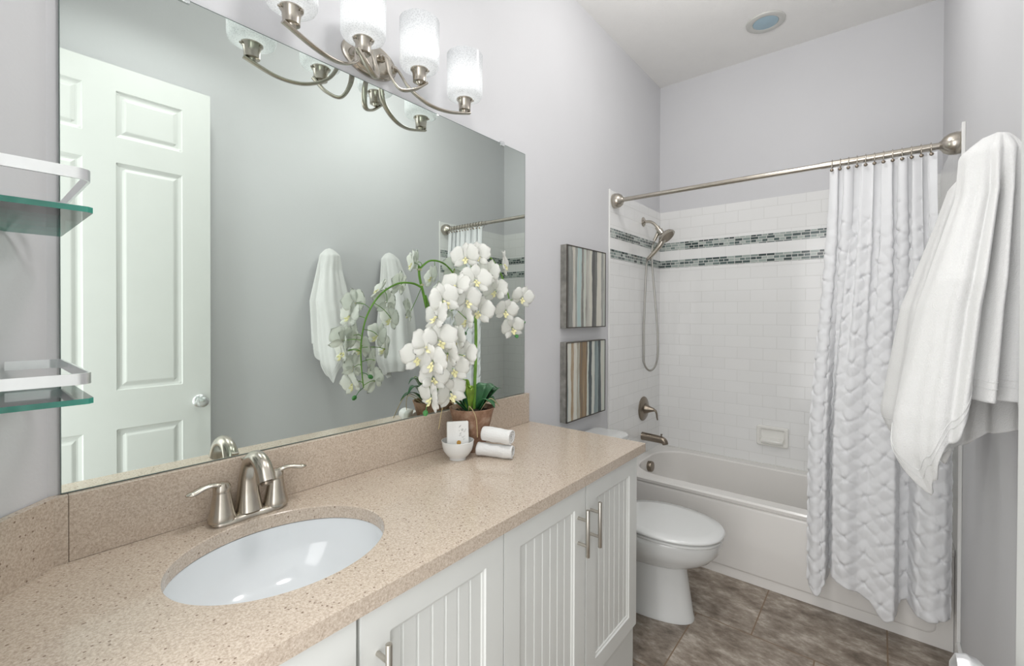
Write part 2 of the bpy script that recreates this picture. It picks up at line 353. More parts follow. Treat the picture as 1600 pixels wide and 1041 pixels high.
# tile surround of the tub
TT = 0.009
struct('trim_1', box(nb(), (0, TILE_Y, 0.0), (TT, D, TILE_T)), M['tile_y'], 'white subway tile on the shower wall at the valve end')
struct('trim_2', box(nb(), (TT, D-TT, 0.40), (W-TT, D, TILE_T)), M['tile_x'], 'white subway tile on the wall along the tub')
struct('trim_3', box(nb(), (W-TT, TILE_Y, 0.0), (W, D, TILE_T)), M['tile_y'], 'white subway tile at the curtain end of the tub')
n_ = 4
for z0, z1 in ((1.726, 1.782), (1.853, 1.909)):
    for a, b, mt in (((TT, TILE_Y+0.004, z0), (TT+0.0012, D-TT, z1), 'mosaic_y'), ((TT, D-TT-0.0012, z0), (W-TT, D-TT, z1), 'mosaic_x'), ((W-TT-0.0012, TILE_Y+0.004, z0), (W-TT, D-TT, z1), 'mosaic_y')):
        struct('trim_%d' % n_, box(nb(), a, b), M[mt]); n_ += 1
for x0, x1 in ((0, 0.012), (W-0.012, W)):
    struct('trim_%d' % n_, box(nb(), (x0, TILE_Y-0.008, 0.0), (x1, TILE_Y, TILE_T+0.004)), M['white_gloss'], bevel=0.003); n_ += 1
# baseboards
def baseboard(name, a, b):
    bm = nb(); box(bm, a, b); return struct(name, bm, M['white_gloss'], bevel=0.004)
baseboard('baseboard_right', (W-0.014, 0.02, 0), (W, TILE_Y-0.008, 0.105))
baseboard('baseboard_left', (0, 1.66, 0), (0.014, TILE_Y-0.008, 0.105))

# ------------------------------------------------------------------ panelled fronts: a height field over nonuniform grid lines
def relief(bm, plane, a0, a1, z0, z1, front, back, panels, profile, sgn, extra=None, solid=True):
    """vertical slab; front face at `front` - sgn*depth.  plane 'x': spans y,z.  profile: list (distance inside panel, depth)"""
    ys = {a0, a1}; zs = {z0, z1}
    for (p0, p1, q0, q1) in panels:
        for d, _ in profile:
            for s, v in ((ys, p0+d), (ys, p1-d), (zs, q0+d), (zs, q1-d)): s.add(round(v, 6))
    if extra: 
        for v, _ in extra: ys.add(round(v, 6))
    ys = sorted(ys); zs = sorted(zs)
    def depth(y, z):
        for (p0, p1, q0, q1) in panels:
            d = min(y-p0, p1-y, z-q0, q1-z)
            if d >= -1e-7:
                h = lin_table(profile, d)
                if extra and d > profile[-1][0]-1e-6:
                    for v, e in extra:
                        if abs(v-y) < 1e-6: h += e
                return h
        return 0
    G = [[bm.verts.new((front - sgn*depth(y, z), y, z)) for z in zs] for y in ys]
    for i in range(len(ys)-1):
        for j in range(len(zs)-1): bm.faces.new((G[i][j], G[i+1][j], G[i+1][j+1], G[i][j+1]))
    if solid:
        bnd = [G[i][0] for i in range(len(ys))] + [G[-1][j] for j in range(1, len(zs))] + [G[i][-1] for i in range(len(ys)-2, -1, -1)] + [G[0][j] for j in range(len(zs)-2, 0, -1)]
        bk = [bm.verts.new((back, v.co.y, v.co.z)) for v in bnd]; n = len(bnd)
        for i in range(n): bm.faces.new((bnd[i], bk[i], bk[(i+1)%n], bnd[(i+1)%n]))
        bm.faces.new(bk)
    return bm

# the room door, swung open in front of the right wall
dr_y0, dr_y1 = -0.03, 0.816
cols = ((0.088, 0.340), (0.449, 0.698)); rows = ((0.235, 0.862), (1.037, 2.060), (2.172, 2.380))
pan = [(c0, c1, r0, r1) for c0, c1 in cols for r0, r1 in rows]
prof = [(0, 0), (0.004, 0.006), (0.016, 0.010), (0.022, 0.010), (0.034, 0.003), (0.038, 0.002)]
DX = 1.398
door = struct('door_1', relief(nb(), 'x', dr_y0, dr_y1, 0.012, 2.49, DX, DX+0.034, pan, prof, -1), M['door'], 'white six panel door standing open along the right wall')
kb = nb()
lathe(kb, (DX, 0.768, 0.945), (-1,0,0), [(0.0,-0.001),(0.031,-0.001),(0.031,0.004),(0.026,0.009),(0.012,0.012),(0.011,0.026),(0.019,0.030),(0.026,0.038),(0.0275,0.047),(0.024,0.057),(0.014,0.062),(0.0,0.063)], 32)
k = obj('door_knob', kb, M['alu'], door, smooth=40)
kb = nb(); lathe(kb, (DX+0.034, 0.768, 0.945), (1,0,0), [(0.0,-0.001),(0.031,-0.001),(0.031,0.004),(0.012,0.009),(0.012,0.024),(0.026,0.034),(0.026,0.048),(0.0,0.058)], 24)
obj('door_knob', kb, M['alu'], door, smooth=40)
for z in (0.25, 1.25, 2.25):
    hb = nb(); cyl(hb, (DX+0.017, dr_y0-0.006, z-0.05), (DX+0.017, dr_y0-0.006, z+0.05), 0.007, 12); obj('hinge', hb, M['alu'], door, smooth=40)
# jamb and casing at the doorway
b_ = nb(); box(b_, (0.52, -T, 0), (0.535, 0.022, 2.56)); struct('trim_20', b_, M['white_gloss'])
b_ = nb(); box(b_, (0.535, -T, 2.545), (W, 0.022, 2.56)); struct('trim_21', b_, M['white_gloss'])

# ------------------------------------------------------------------ mirror
mir = thing('wall_mirror', 'wide frameless mirror on the wall above the vanity', 'mirror', (0, 0.884, 1.0254))
obj('mirror_pane', box(nb(), (0.0005, 0.129, 1.0254), (0.006, 1.6386, 2.1165)), M['mirror'], mir)
eb = nb()
box(eb, (0.0004, 0.1285, 1.0236), (0.0064, 1.6391, 1.0256)); box(eb, (0.0004, 0.1285, 2.1163), (0.0064, 1.6391, 2.1178))
box(eb, (0.0004, 1.6384, 1.0236), (0.0064, 1.6398, 2.1178)); box(eb, (0.0004, 0.1278, 1.0236), (0.0064, 0.1292, 2.1178))
obj('polished_edge', eb, plain('dark_mirror_edge', (0.12, 0.16, 0.15), 0.3, var=0.1), mir)
for y, z in ((0.335, 2.1165), (1.478, 2.1165)):
    cb = nb(); box(cb, (0.0005, y-0.011, z-0.008), (0.0105, y+0.011, z+0.010)); cyl(cb, (0.0105, y, z+0.003), (0.0118, y, z+0.003), 0.004, 12)
    obj('clip', cb, M['clip'], mir, bevel=0.0012)

# ------------------------------------------------------------------ countertop with the oval cut-out
SX, SY, SRX, SRY = 0.2825, 0.4425, 0.1785, 0.2135
def countertop():
    bm = nb(); outer = [(0.002, 1.674), (0.002, 0.111), (0.0925, 0.0225), (0.5707, 0.0225), (0.5707, 1.674)]
    angs = set(2*PI*k/144 for k in range(144))
    for x, y in outer: angs.add(math.atan2(y-SY, x-SX) % (2*PI))
    angs = sorted(angs); m = len(outer)
    def hit(a):
        dx, dy = math.cos(a), math.sin(a); best = None
        for i in range(m):
            (x0, y0), (x1, y1) = outer[i], outer[(i+1)%m]; ex, ey = x1-x0, y1-y0
            den = dx*ey - dy*ex
            if abs(den) < 1e-12: continue
            t = ((x0-SX)*ey - (y0-SY)*ex)/den; s = ((x0-SX)*dy - (y0-SY)*dx)/den
            if t > 0 and -1e-6 <= s <= 1+1e-6 and (best is None or t < best): best = t
        return (SX+dx*best, SY+dy*best)
    def ell(a, g): 
        r = 1/math.hypot(math.cos(a)/(SRX+g), math.sin(a)/(SRY+g)); return (SX+math.cos(a)*r, SY+math.sin(a)*r)
    O = [hit(a) for a in angs]; e1 = [ell(a, 0.002) for a in angs]; e0 = [ell(a, 0.0) for a in angs]
    loops = [[(x, y, CZ-0.032) for x, y in e0], [(x, y, CZ-0.002) for x, y in e0], [(x, y, CZ) for x, y in e1], [(x, y, CZ) for x, y in O], [(x, y, CZ-0.032) for x, y in O]]
    L = [[bm.verts.new(p) for p in l] for l in loops]; n = len(angs)
    for i in range(5):
        A, B = L[i], L[(i+1) % 5]
        for j in range(n): bm.faces.new((A[j], A[(j+1)%n], B[(j+1)%n], B[j]))
    return bm
counter = thing('countertop', 'long beige speckled quartz countertop over the white vanity', 'countertop', (0.285, 0.85, CZ-0.032))
obj('slab', countertop(), M['quartz'], counter, smooth=30)
b_ = nb(); box(b_, (0.001, 0.138, CZ+0.0003), (0.020, 1.66, 1.0228)); obj('backsplash', b_, M['quartz'], counter, bevel=0.0015)
b_ = nb(); prism(b_, [(0.0015, 0.1115), (0.0925, 0.0225), (0.114, 0.0225), (0.0205, 0.1175), (0.0205, 0.1372), (0.0015, 0.1372)], CZ+0.0003, 1.0228)
obj('side_splash', b_, M['quartz'], counter)

# sink
bowl = nb(); prof = []
for i in range(15):
    t = i/14; a = t*PI/2
    prof.append((math.cos(a)**0.62, -0.145*math.sin(a)**1.0))
rs = []
for r, h in [(1.06, 0.0), (1.02, 0.0)] + [(p*1.02, h) for p, h in prof[1:-1]] + [(0.10, -0.1455)]:
    rs.append([(SX+SRX*r*math.cos(2*PI*k/96), SY+SRY*r*math.sin(2*PI*k/96), CZ-0.0362+h) for k in range(96)])
rings(bowl, rs, cap0=False, cap1=True)
sink = thing('sink', 'oval white undermount sink basin in the beige countertop', 'sink', (SX, SY, CZ-0.178))
so = obj('basin', bowl, M['basin'], sink, smooth=60)
sm = so.modifiers.new('thick', 'SOLIDIFY'); sm.thickness = 0.006; sm.offset = 0
b_ = nb(); lathe(b_, (SX, SY, CZ-0.1775), (0,0,1), [(0, 0.001), (0.012, 0.001), (0.021, 0.0035), (0.023, 0.001), (0.023, -0.004)], 32); obj('drain', b_, M['nickel'], sink, smooth=40)

# faucet
FX, FY = 0.068, 0.452
fau = thing('faucet', 'brushed nickel two handle faucet with arched spout behind the sink', 'faucet', (FX, FY, CZ))
b_ = nb(); rs = []
for z, g in ((0.0005, 0.0), (0.006, 0.0), (0.012, -0.004), (0.0145, -0.010)):
    r = []
    for k_ in range(64):
        a = 2*PI*k_/64; c_, s_ = math.cos(a), math.sin(a)
        yy = (0.083+g)*(abs(s_)**0.8)*(1 if s_ > 0 else -1); rad = 0.0275 - 0.006*math.cos(min(1, abs(yy)/0.045)*PI)*0.5 - 0.003
        r.append((FX + (rad+g)*(abs(c_)**0.75)*(1 if c_ > 0 else -1), FY+yy, CZ+z))
    rs.append(r)
rings(b_, rs); obj('base_plate', b_, M['nickel'], fau, smooth=50)
b_ = nb()
pts = smooth_path([(FX-0.006, FY, CZ+0.012), (FX-0.010, FY, CZ+0.06), (FX-0.008, FY, CZ+0.102), (FX+0.008, FY, CZ+0.136), (FX+0.042, FY, CZ+0.150), (FX+0.076, FY, CZ+0.136), (FX+0.096, FY, CZ+0.104)], 7)
rr = [lin_table([(0, 0.031), (0.15, 0.0245), (0.35, 0.0195), (0.6, 0.0165), (0.8, 0.0185), (1, 0.0205)], i/(len(pts)-1)) for i in range(len(pts))]
sweep(b_, pts, rr, 28); sp = obj('spout', b_, M['nickel'], fau, smooth=50)
b_ = nb(); d = (pts[-1]-pts[-2]).normalized(); cyl(b_, pts[-1]+d*0.0006, pts[-1]+d*0.006, 0.013, 20, 0.012); obj('aerator', b_, M['dark_nickel'], sp, smooth=50)
b_ = nb(); sweep(b_, [(FX-0.028, FY, CZ+0.013), (FX-0.031, FY, CZ+0.12)], 0.0022, 10); lathe(b_, (FX-0.031, FY, CZ+0.12), (-0.05,0,1), [(0,-0.001),(0.0035,0),(0.005,0.006),(0.0085,0.012),(0.0085,0.015),(0.0,0.017)], 16)
obj('lift_rod', b_, M['nickel'], fau, smooth=50)
for s in (-1, 1):
    hy = FY + s*0.061; b_ = nb()
    lathe(b_, (FX, hy, CZ+0.010), (0,0,1), [(0.0,0),(0.0295,0),(0.0295,0.006),(0.0265,0.016),(0.0225,0.036),(0.0190,0.056),(0.0178,0.066),(0.0,0.066)], 28)
    hb = obj('handle_base', b_, M['nickel'], fau, smooth=50)
    b_ = nb()
    lathe(b_, (FX, hy, CZ+0.0765), (0,0,1), [(0.0,0),(0.0182,0),(0.0184,0.012),(0.014,0.020),(0.0,0.022)], 28)
    dx = 0.004
    pp = smooth_path([(FX, hy, CZ+0.090), (FX+dx, hy+s*0.020, CZ+0.0975), (FX+dx, hy+s*0.040, CZ+0.0955), (FX+dx*2, hy+s*0.058, CZ+0.091), (FX+dx*3, hy+s*0.074, CZ+0.090)], 6)
    r_ = [lin_table([(0, 0.0145), (0.3, 0.0105), (0.6, 0.0118), (0.85, 0.0120), (1, 0.004)], i/(len(pp)-1)) for i in range(len(pp))]
    sweep(b_, pp, r_, 20, flat=0.45, upv=(0,0,1)); obj('lever', b_, M['nickel'], hb, smooth=50)

# ------------------------------------------------------------------ vanity cabinet
van = thing('vanity_cabinet', 'white vanity cabinet with beadboard doors and bar handles', 'cabinet', (0.28, 0.83, 0))
CXF = 0.536
b_ = nb(); ztop = CZ-0.0335
box(b_, (CXF-0.018, 0.1, 0.2), (CXF, 1.632, ztop)); box(b_, (0.001, 1.614, 0.2), (CXF-0.018, 1.632, ztop)); box(b_, (0.001, 0.125, 0.2), (CXF-0.018, 1.614, 0.218)); box(b_, (0.001, 0.125, 0.218), (0.008, 1.614, ztop))
obj('carcass', b_, M['cabinet'], van)
b_ = nb(); box(b_, (0.14, 0.025, 0.001), (CXF+0.006, 1.632, 0.199)); obj('plinth', b_, M['cabinet'], van, bevel=0.002)
DF = 0.556
def bar_handle(y, z0, z1, par):
    b = nb(); cyl(b, (DF+0.034, y, z0), (DF+0.034, y, z1), 0.0062, 20)
    h = obj('handle', b, M['handle'], par, bevel=0.0012, smooth=40)
    for z in (z0+0.033, z1-0.033):
        b = nb(); cyl(b, (DF-0.001, y, z), (DF+0.031, y, z), 0.0048, 14); obj('handle_post', b, M['handle'], par, smooth=40)
for (y0, y1, hy) in ((0.045, 0.440, 0.400), (0.449, 0.841, 0.484), (0.8455, 1.239, 1.196), (1.2465, 1.627, 1.272)):
    p0, p1, q0, q1 = y0+0.062, y1-0.062, 0.262, 0.790
    gr = []; y = p0+0.018+0.016
    while y < p1-0.024:
        gr += [(y-0.0035, 0), (y-0.0016, 0.0028), (y, 0.0008), (y+0.0016, 0.0028), (y+0.0035, 0)]; y += 0.0375
    b_ = relief(nb(), 'x', y0, y1, 0.207, CZ-0.040, DF, CXF+0.001, [(p0, p1, q0, q1)], [(0, 0), (0.003, 0.004), (0.008, 0.0055), (0.010, 0.008), (0.012, 0.008)], 1, gr)
    dd = obj('door', b_, M['cabinet'], van)
    bar_handle(hy, 0.652, 0.795, dd)

# ------------------------------------------------------------------ glass shelves by the near corner
def glass_shelf(zt, rail0, label):
    t = thing('glass_shelf', label, 'shelf', (0.22, 0.03, zt-0.008), 'glass shelves with metal rails beside the mirror')
    XO, XI, YF = 0.385, 0.060, 0.1245
    poly = [(XI, YF-0.006), (XI, 0.056), (0.094, 0.0225), (XO, 0.0225), (XO, YF-0.006), (XO-0.006, YF), (XI+0.006, YF)]
    b = nb(); prism(b, poly, zt-0.008, zt, 1, 0); obj('glass_pane', b, [M['glass'], M['glass_edge']], t)
    # flat band bent round the shelf
    a, c, f, r = XI+0.006, XO-0.006, YF-0.002, 0.016
    pth = [(a, 0.052)]
    for k_ in range(9):
        q = PI + (-PI/2)*k_/8; pth.append((a+r+r*math.cos(q), f-r+r*math.sin(q)))
    for k_ in range(9):
        q = PI/2 - (PI/2)*k_/8; pth.append((c-r+r*math.cos(q), f-r+r*math.sin(q)))
    pth.append((c, 0.0225))
    b = nb(); rs = []
    for i, (x, y) in enumerate(pth):
        x0, y0 = pth[max(i-1,0)]; x1, y1 = pth[min(i+1, len(pth)-1)]; l = math.hypot(x1-x0, y1-y0); nx, ny = (y1-y0)/l, -(x1-x0)/l
        g = 0.0016; rs.append([(x-nx*g, y-ny*g, rail0), (x+nx*g, y+ny*g, rail0), (x+nx*g, y+ny*g, rail0+0.016), (x-nx*g, y-ny*g, rail0+0.016)])
    rings(b, rs); obj('rail', b, M['alu'], t, smooth=30)
    b = nb()
    box(b, (0.12, 0.0215, zt-0.02), (0.36, 0.027, zt-0.0085)); obj('bracket', b, M['alu'], t)
    return t
glass_shelf(1.537, 1.576, 'clear glass shelf with a metal rail, upper of the two beside the mirror')
glass_shelf(1.262, 1.282, 'clear glass shelf with a metal rail, lower of the two beside the mirror')

# ------------------------------------------------------------------ vanity light
vl = thing('vanity_light', 'brushed nickel vanity light with four seeded glass shades above the mirror', 'wall lamp', (0.0, 0.83, 2.19))
b_ = nb(); rs = []
for r, h in ((1.0, 0.0005), (1.0, 0.008), (0.93, 0.014), (0.88, 0.015), (0.80, 0.022), (0.4, 0.029), (0.02, 0.030)):
    rs.append([(h, 0.83+0.098*r*math.cos(2*PI*k_/64), 2.193+0.056*r*math.sin(2*PI*k_/64)) for k_ in range(64)])
rings(b_, rs); obj('backplate', b_, M['nickel'], vl, smooth=35)
b_ = nb(); lathe(b_, (0.0285, 0.83, 2.175), (1,0,0), [(0.0,0),(0.006,0),(0.006,0.005),(0.003,0.010),(0,0.011)], 16); obj('finial', b_, M['nickel'], vl, smooth=40)
for s in (-1, 1):
    for kind in ('outer', 'inner'):
        if kind == 'outer':
            pp = [(0.030, 0.83+s*0.070, 2.180), (0.052, 0.83+s*0.074, 2.172), (0.078, 0.83+s*0.098, 2.118), (0.100, 0.83+s*0.160, 2.082), (0.118, 0.83+s*0.235, 2.078), (0.127, 0.83+s*0.325, 2.102)]
            cy, cz = 0.83+s*0.303, 2.103
        else:
            pp = [(0.030, 0.83+s*0.026, 2.200), (0.054, 0.83+s*0.028, 2.192), (0.078, 0.83+s*0.026, 2.128), (0.103, 0.83+s*0.045, 2.086), (0.123, 0.83+s*0.085, 2.096), (0.131, 0.83+s*0.125, 2.128)]
            cy, cz = 0.83+s*0.101, 2.122
        cx = 0.125
        b_ = nb(); sweep(b_, smooth_path(pp, 8), 0.0092, 16, flat=0.5, upv=(0,0,1)); arm = obj('arm', b_, M['nickel'], vl, smooth=50)
        b_ = nb(); lathe(b_, (0.018, pp[0][1], pp[0][2]), (1,0,0), [(0.0,0),(0.013,0),(0.013,0.018),(0.010,0.024),(0.0,0.026)], 20); obj('arm_socket', b_, M['nickel'], arm, smooth=40)
        b_ = nb(); lathe(b_, (cx, cy, cz), (0,0,1), [(0.0,-0.006),(0.008,-0.006),(0.012,0.0),(0.0205,0.002),(0.0205,0.010),(0.0225,0.032),(0.0285,0.038),(0.0285,0.041),(0.0,0.041)], 32)
        cup = obj('lamp_cup', b_, M['nickel'], vl, smooth=40)
        for kk in range(3):
            b_ = nb(); q = kk*2*PI/3+0.5; cyl(b_, (cx+0.026*math.cos(q), cy+0.026*math.sin(q), cz+0.034), (cx+0.033*math.cos(q), cy+0.033*math.sin(q), cz+0.034), 0.003, 10); obj('screw', b_, M['nickel'], cup, smooth=40)
        b_ = nb(); z0 = cz+0.0415
        pr = [(0.020, 0), (0.050, 0.001), (0.058, 0.005), (0.0615, 0.013), (0.0625, 0.025), (0.0625, 0.152), (0.0605, 0.152), (0.0600, 0.026), (0.056, 0.009), (0.048, 0.004), (0.020, 0.003)]
        lathe(b_, (cx, cy, z0), (0,0,1), pr, 48); obj('glass_shade', b_, M['shade'], vl, smooth=40)
        b_ = nb(); lathe(b_, (cx, cy, cz+0.0415), (0,0,1), [(0,0),(0.013,0),(0.013,0.028),(0.018,0.038),(0.026,0.056),(0.028,0.070),(0.024,0.084),(0.013,0.094),(0,0.097)], 24)
        obj('bulb', b_, M['bulb'], vl, smooth=60)

# ------------------------------------------------------------------ recessed lights
def can(x, y, label, lens):
    t = thing('recessed_light', label, 'ceiling light', (x, y, H))
    b = nb(); lathe(b, (x, y, H-0.0005), (0,0,-1), [(0.064,0.0),(0.066,0.006),(0.088,0.010),(0.098,0.006),(0.100,0.0)], 48); obj('trim_ring', b, M['can_ring'], t, smooth=40)
    b = nb(); lathe(b, (x, y, H-0.0005), (0,0,-1), [(0.066,0.0),(0.064,0.005),(0.03,0.008),(0.0,0.009)], 48); obj('lens', b, lens, t, smooth=60)
can(0.752, 2.925, 'round recessed ceiling light with a pale blue lens above the tub', M['can_lens'])

# ------------------------------------------------------------------ tub
tub = thing('bathtub', 'white alcove bathtub below the subway tile', 'bathtub', (0.76, 2.93, 0))
b_ = nb(); ty0, ty1, tx0, tx1, rimz = 2.572, D-TT-0.001, TT+0.0005, W-TT-0.0005, 0.425
def rrect(x0, x1, y0, y1, r, z, n=12):
    out = []
    for cx, cy, a0 in ((x1-r, y1-r, 0), (x0+r, y1-r, PI/2), (x0+r, y0+r, PI), (x1-r, y0+r, 1.5*PI)):
        for k_ in range(n): a = a0 + PI/2*k_/(n-1); out.append((cx+r*math.cos(a), cy+r*math.sin(a), z))
    return out
loops = [rrect(tx0, tx1, ty0, ty1, 0.003, 0.001), rrect(tx0, tx1, ty0, ty1, 0.003, 0.395), rrect(tx0, tx1, ty0-0.010, ty1, 0.004, 0.400), rrect(tx0, tx1, ty0-0.012, ty1, 0.005, 0.416), rrect(tx0, tx1, ty0-0.005, ty1, 0.006, rimz),
         rrect(0.055, W-0.10, 2.640, 3.212, 0.20, rimz), rrect(0.062, W-0.108, 2.648, 3.204, 0.20, rimz-0.008), rrect(0.070, W-0.125, 2.655, 3.197, 0.19, 0.33),
         rrect(0.125, W-0.22, 2.68, 3.17, 0.17, 0.14), rrect(0.17, W-0.30, 2.72, 3.13, 0.13, 0.10)]
rings(b_, loops); obj('shell', b_, M['tub'], tub, smooth=35)
# raised apron panel: a soft step that outlines the front
b_ = nb()
ap = []
for z, g in ((0, 0.0), (0, 0.006)): pass
def apron(x0, x1, z0, z1, r, y):
    return [(x, y, z) for x, z, _ in [(p[0], p[1], 0) for p in rrect(x0, x1, z0, z1, r, 0, 10)]]
rings(b_, [apron(0.03, 1.462, 0.050, 0.392, 0.035, ty0-0.0003), apron(0.034, 1.458, 0.054, 0.388, 0.033, ty0-0.005), apron(0.040, 1.452, 0.060, 0.382, 0.03, ty0-0.006)])
obj('apron_panel', b_, M['tub'], tub, smooth=60)
b_ = nb(); lathe(b_, (0.062, 2.945, 0.362), (1,0,0.05), [(0.0,0.0),(0.034,0.0),(0.036,0.014),(0.036,0.026),(0.032,0.032),(0.0,0.033)], 32); obj('overflow_knob', b_, M['dark_nickel'], tub, smooth=40)
b_ = nb(); box(b_, (tx0, D-TT-0.006, rimz-0.002), (tx1, D-TT-0.0005, rimz+0.006)); obj('caulk_line', b_, M['caulk'], tub)

# tub filler spout
t = thing('tub_spout', 'dark nickel tub spout below the shower valve', 'faucet', (TT, 2.972, 0.548))
b_ = nb(); pp = [(TT+0.0005, 2.972, 0.551), (0.03, 2.972, 0.551), (0.10, 2.972, 0.549), (0.145, 2.972, 0.546), (0.163, 2.972, 0.538), (0.170, 2.972, 0.520)]
sweep(b_, smooth_path(pp, 5), [lin_table([(0, 0.028), (0.5, 0.025), (1, 0.019)], i/25) for i in range(26)], 24); so = obj('spout_body', b_, M['dark_nickel'], t, smooth=50)
b_ = nb(); cyl(b_, (0.143, 2.972, 0.568), (0.143, 2.972, 0.581), 0.004, 12); lathe(b_, (0.143, 2.972, 0.580), (0,0,1), [(0,0),(0.007,0),(0.007,0.005),(0,0.007)], 14); obj('diverter', b_, M['dark_nickel'], t, smooth=40)

# shower valve
t = thing('shower_valve', 'round dark nickel shower valve trim with a curved lever', 'valve', (TT, 2.985, 0.738))
b_ = nb(); lathe(b_, (TT+0.0005, 2.985, 0.738), (1,0,0), [(0,0),(0.083,0),(0.082,0.005),(0.074,0.011),(0.040,0.016),(0.036,0.017),(0.0,0.017)], 48); obj('escutcheon', b_, M['dark_nickel'], t, smooth=40)
b_ = nb(); lathe(b_, (TT+0.017, 2.985, 0.738), (1,0,0), [(0.0,0),(0.034,0),(0.033,0.008),(0.022,0.028),(0.014,0.052),(0.012,0.060),(0.0,0.064)], 32)
sweep(b_, smooth_path([(TT+0.070, 2.985, 0.738), (TT+0.086, 2.985, 0.734), (TT+0.095, 2.985, 0.715), (TT+0.098, 2.985, 0.690), (TT+0.102, 2.985, 0.672)], 5), [lin_table([(0, 0.011), (0.3, 0.010), (1, 0.006)], i/20) for i in range(21)], 16, flat=0.7)
obj('lever', b_, M['dark_nickel'], t, smooth=50)

# shower head with hose
SH = 2.97
t = thing('hand_shower', 'nickel hand shower on its wall arm with a looping metal hose', 'shower head', (TT, SH, 2.022))
b_ = nb(); lathe(b_, (TT+0.0005, SH, 2.022), (1,0,0), [(0,0),(0.033,0),(0.032,0.004),(0.018,0.012),(0.012,0.016),(0,0.016)], 28); obj('flange', b_, M['nickel'], t, smooth=40)
b_ = nb(); sweep(b_, smooth_path([(TT+0.012, SH, 2.022), (0.055, SH, 2.018), (0.085, SH, 2.000), (0.108, SH, 1.972)], 7), 0.0098, 16); obj('shower_arm', b_, M['nickel'], t, smooth=50)
b_ = nb(); cyl(b_, (0.106, SH, 1.974), (0.122, SH, 1.950), 0.016, 20); cyl(b_, (0.122, SH, 1.950), (0.140, SH, 1.925), 0.022, 20, 0.020)
cyl(b_, (0.118, SH, 1.945), (0.086, SH, 1.885), 0.013, 16, 0.010); obj('diverter_mount', b_, M['nickel'], t, smooth=40)
b_ = nb()
hd = Vector((0.55, -0.10, -0.62)).normalized(); hc = Vector((0.172, SH, 1.905))
lathe(b_, hc - hd*0.012, hd, [(0.0,-0.022),(0.026,-0.018),(0.050,-0.004),(0.058,0.008),(0.058,0.017),(0.052,0.020),(0.0,0.019)], 40)
sweep(b_, smooth_path([hc-hd*0.014+Vector((-0.02,0,-0.01)), (0.135, SH, 1.865), (0.098, SH, 1.82), (0.062, SH, 1.782), (0.040, SH, 1.765)], 6), [lin_table([(0, 0.024), (0.3, 0.019), (0.7, 0.0145), (1, 0.011)], i/24) for i in range(25)], 20)
head = obj('hand_piece', b_, M['nickel'], t, smooth=45)
b_ = nb(); lathe(b_, hc + hd*0.0082, hd, [(0.0,0.0),(0.046,0.0),(0.046,0.0012),(0.0,0.002)], 32); obj('spray_face', b_, M['dark_nickel'], head, smooth=40)
b_ = nb(); hp = smooth_path([(0.040, SH, 1.765), (0.032, SH, 1.70), (0.024, SH, 1.50), (0.016, SH, 1.28), (0.014, SH+0.002, 1.11), (0.026, SH+0.004, 1.035), (0.058, SH+0.004, 1.005), (0.092, SH+0.004, 1.03), (0.112, SH+0.003, 1.10), (0.113, SH+0.002, 1.25), (0.096, SH, 1.48), (0.076, SH, 1.70), (0.072, SH, 1.82), (0.086, SH, 1.882)], 12)
hp = [Vector((max(p.x, 0.0175), p.y, p.z)) for p in hp]
n_h = 3
fine = []
for i in range(len(hp)-1):
    for q in range(4): fine.append(hp[i].lerp(hp[i+1], q/4))
sweep(b_, fine, [0.0068 if i % 2 else 0.0060 for i in range(len(fine))], 12); obj('hose', b_, plain('steel_hose', (0.44, 0.43, 0.40), 0.3, 1.0, var=0.03), t, smooth=60)

# soap dish
t = thing('soap_dish', 'off white ceramic soap dish set in the long tiled wall', 'soap dish', (0.746, D-TT, 0.552))
b_ = nb()
def sq(x0, x1, z0, z1, r, y): return [(p[0], y, p[1]) for p in rrect(x0, x1, z0, z1, r, 0, 8)]
yb = D-TT-0.0005
rings(b_, [sq(0.656, 0.836, 0.548, 0.676, 0.014, yb), sq(0.656, 0.836, 0.548, 0.676, 0.014, yb-0.010), sq(0.661, 0.831, 0.553, 0.671, 0.014, yb-0.016), sq(0.672, 0.820, 0.564, 0.660, 0.014, yb-0.016), sq(0.680, 0.812, 0.572, 0.652, 0.012, yb-0.008), sq(0.684, 0.808, 0.576, 0.648, 0.010, yb-0.004)])
obj('surround', b_, plain('ivory_ceramic', (0.86, 0.85, 0.81), 0.12, var=0.01), t, smooth=35)
b_ = nb(); rs = []
for q, (dy, z) in enumerate(((0.004, 0.600), (0.030, 0.596), (0.042, 0.590), (0.044, 0.582), (0.038, 0.570), (0.004, 0.556))):
    rs.append([(0.684 + (0.808-0.684)*k_/20, yb-dy+ (0.010*(abs(k_/10-1)**4) if q in (1,2,3,4) else 0), z) for k_ in range(21)])
L = rings(b_, rs, closed=False); b_.faces.new([r[0] for r in L]); b_.faces.new([r[-1] for r in L][::-1])
obj('tray', b_, bpy.data.materials['ivory_ceramic'], t, smooth=35)

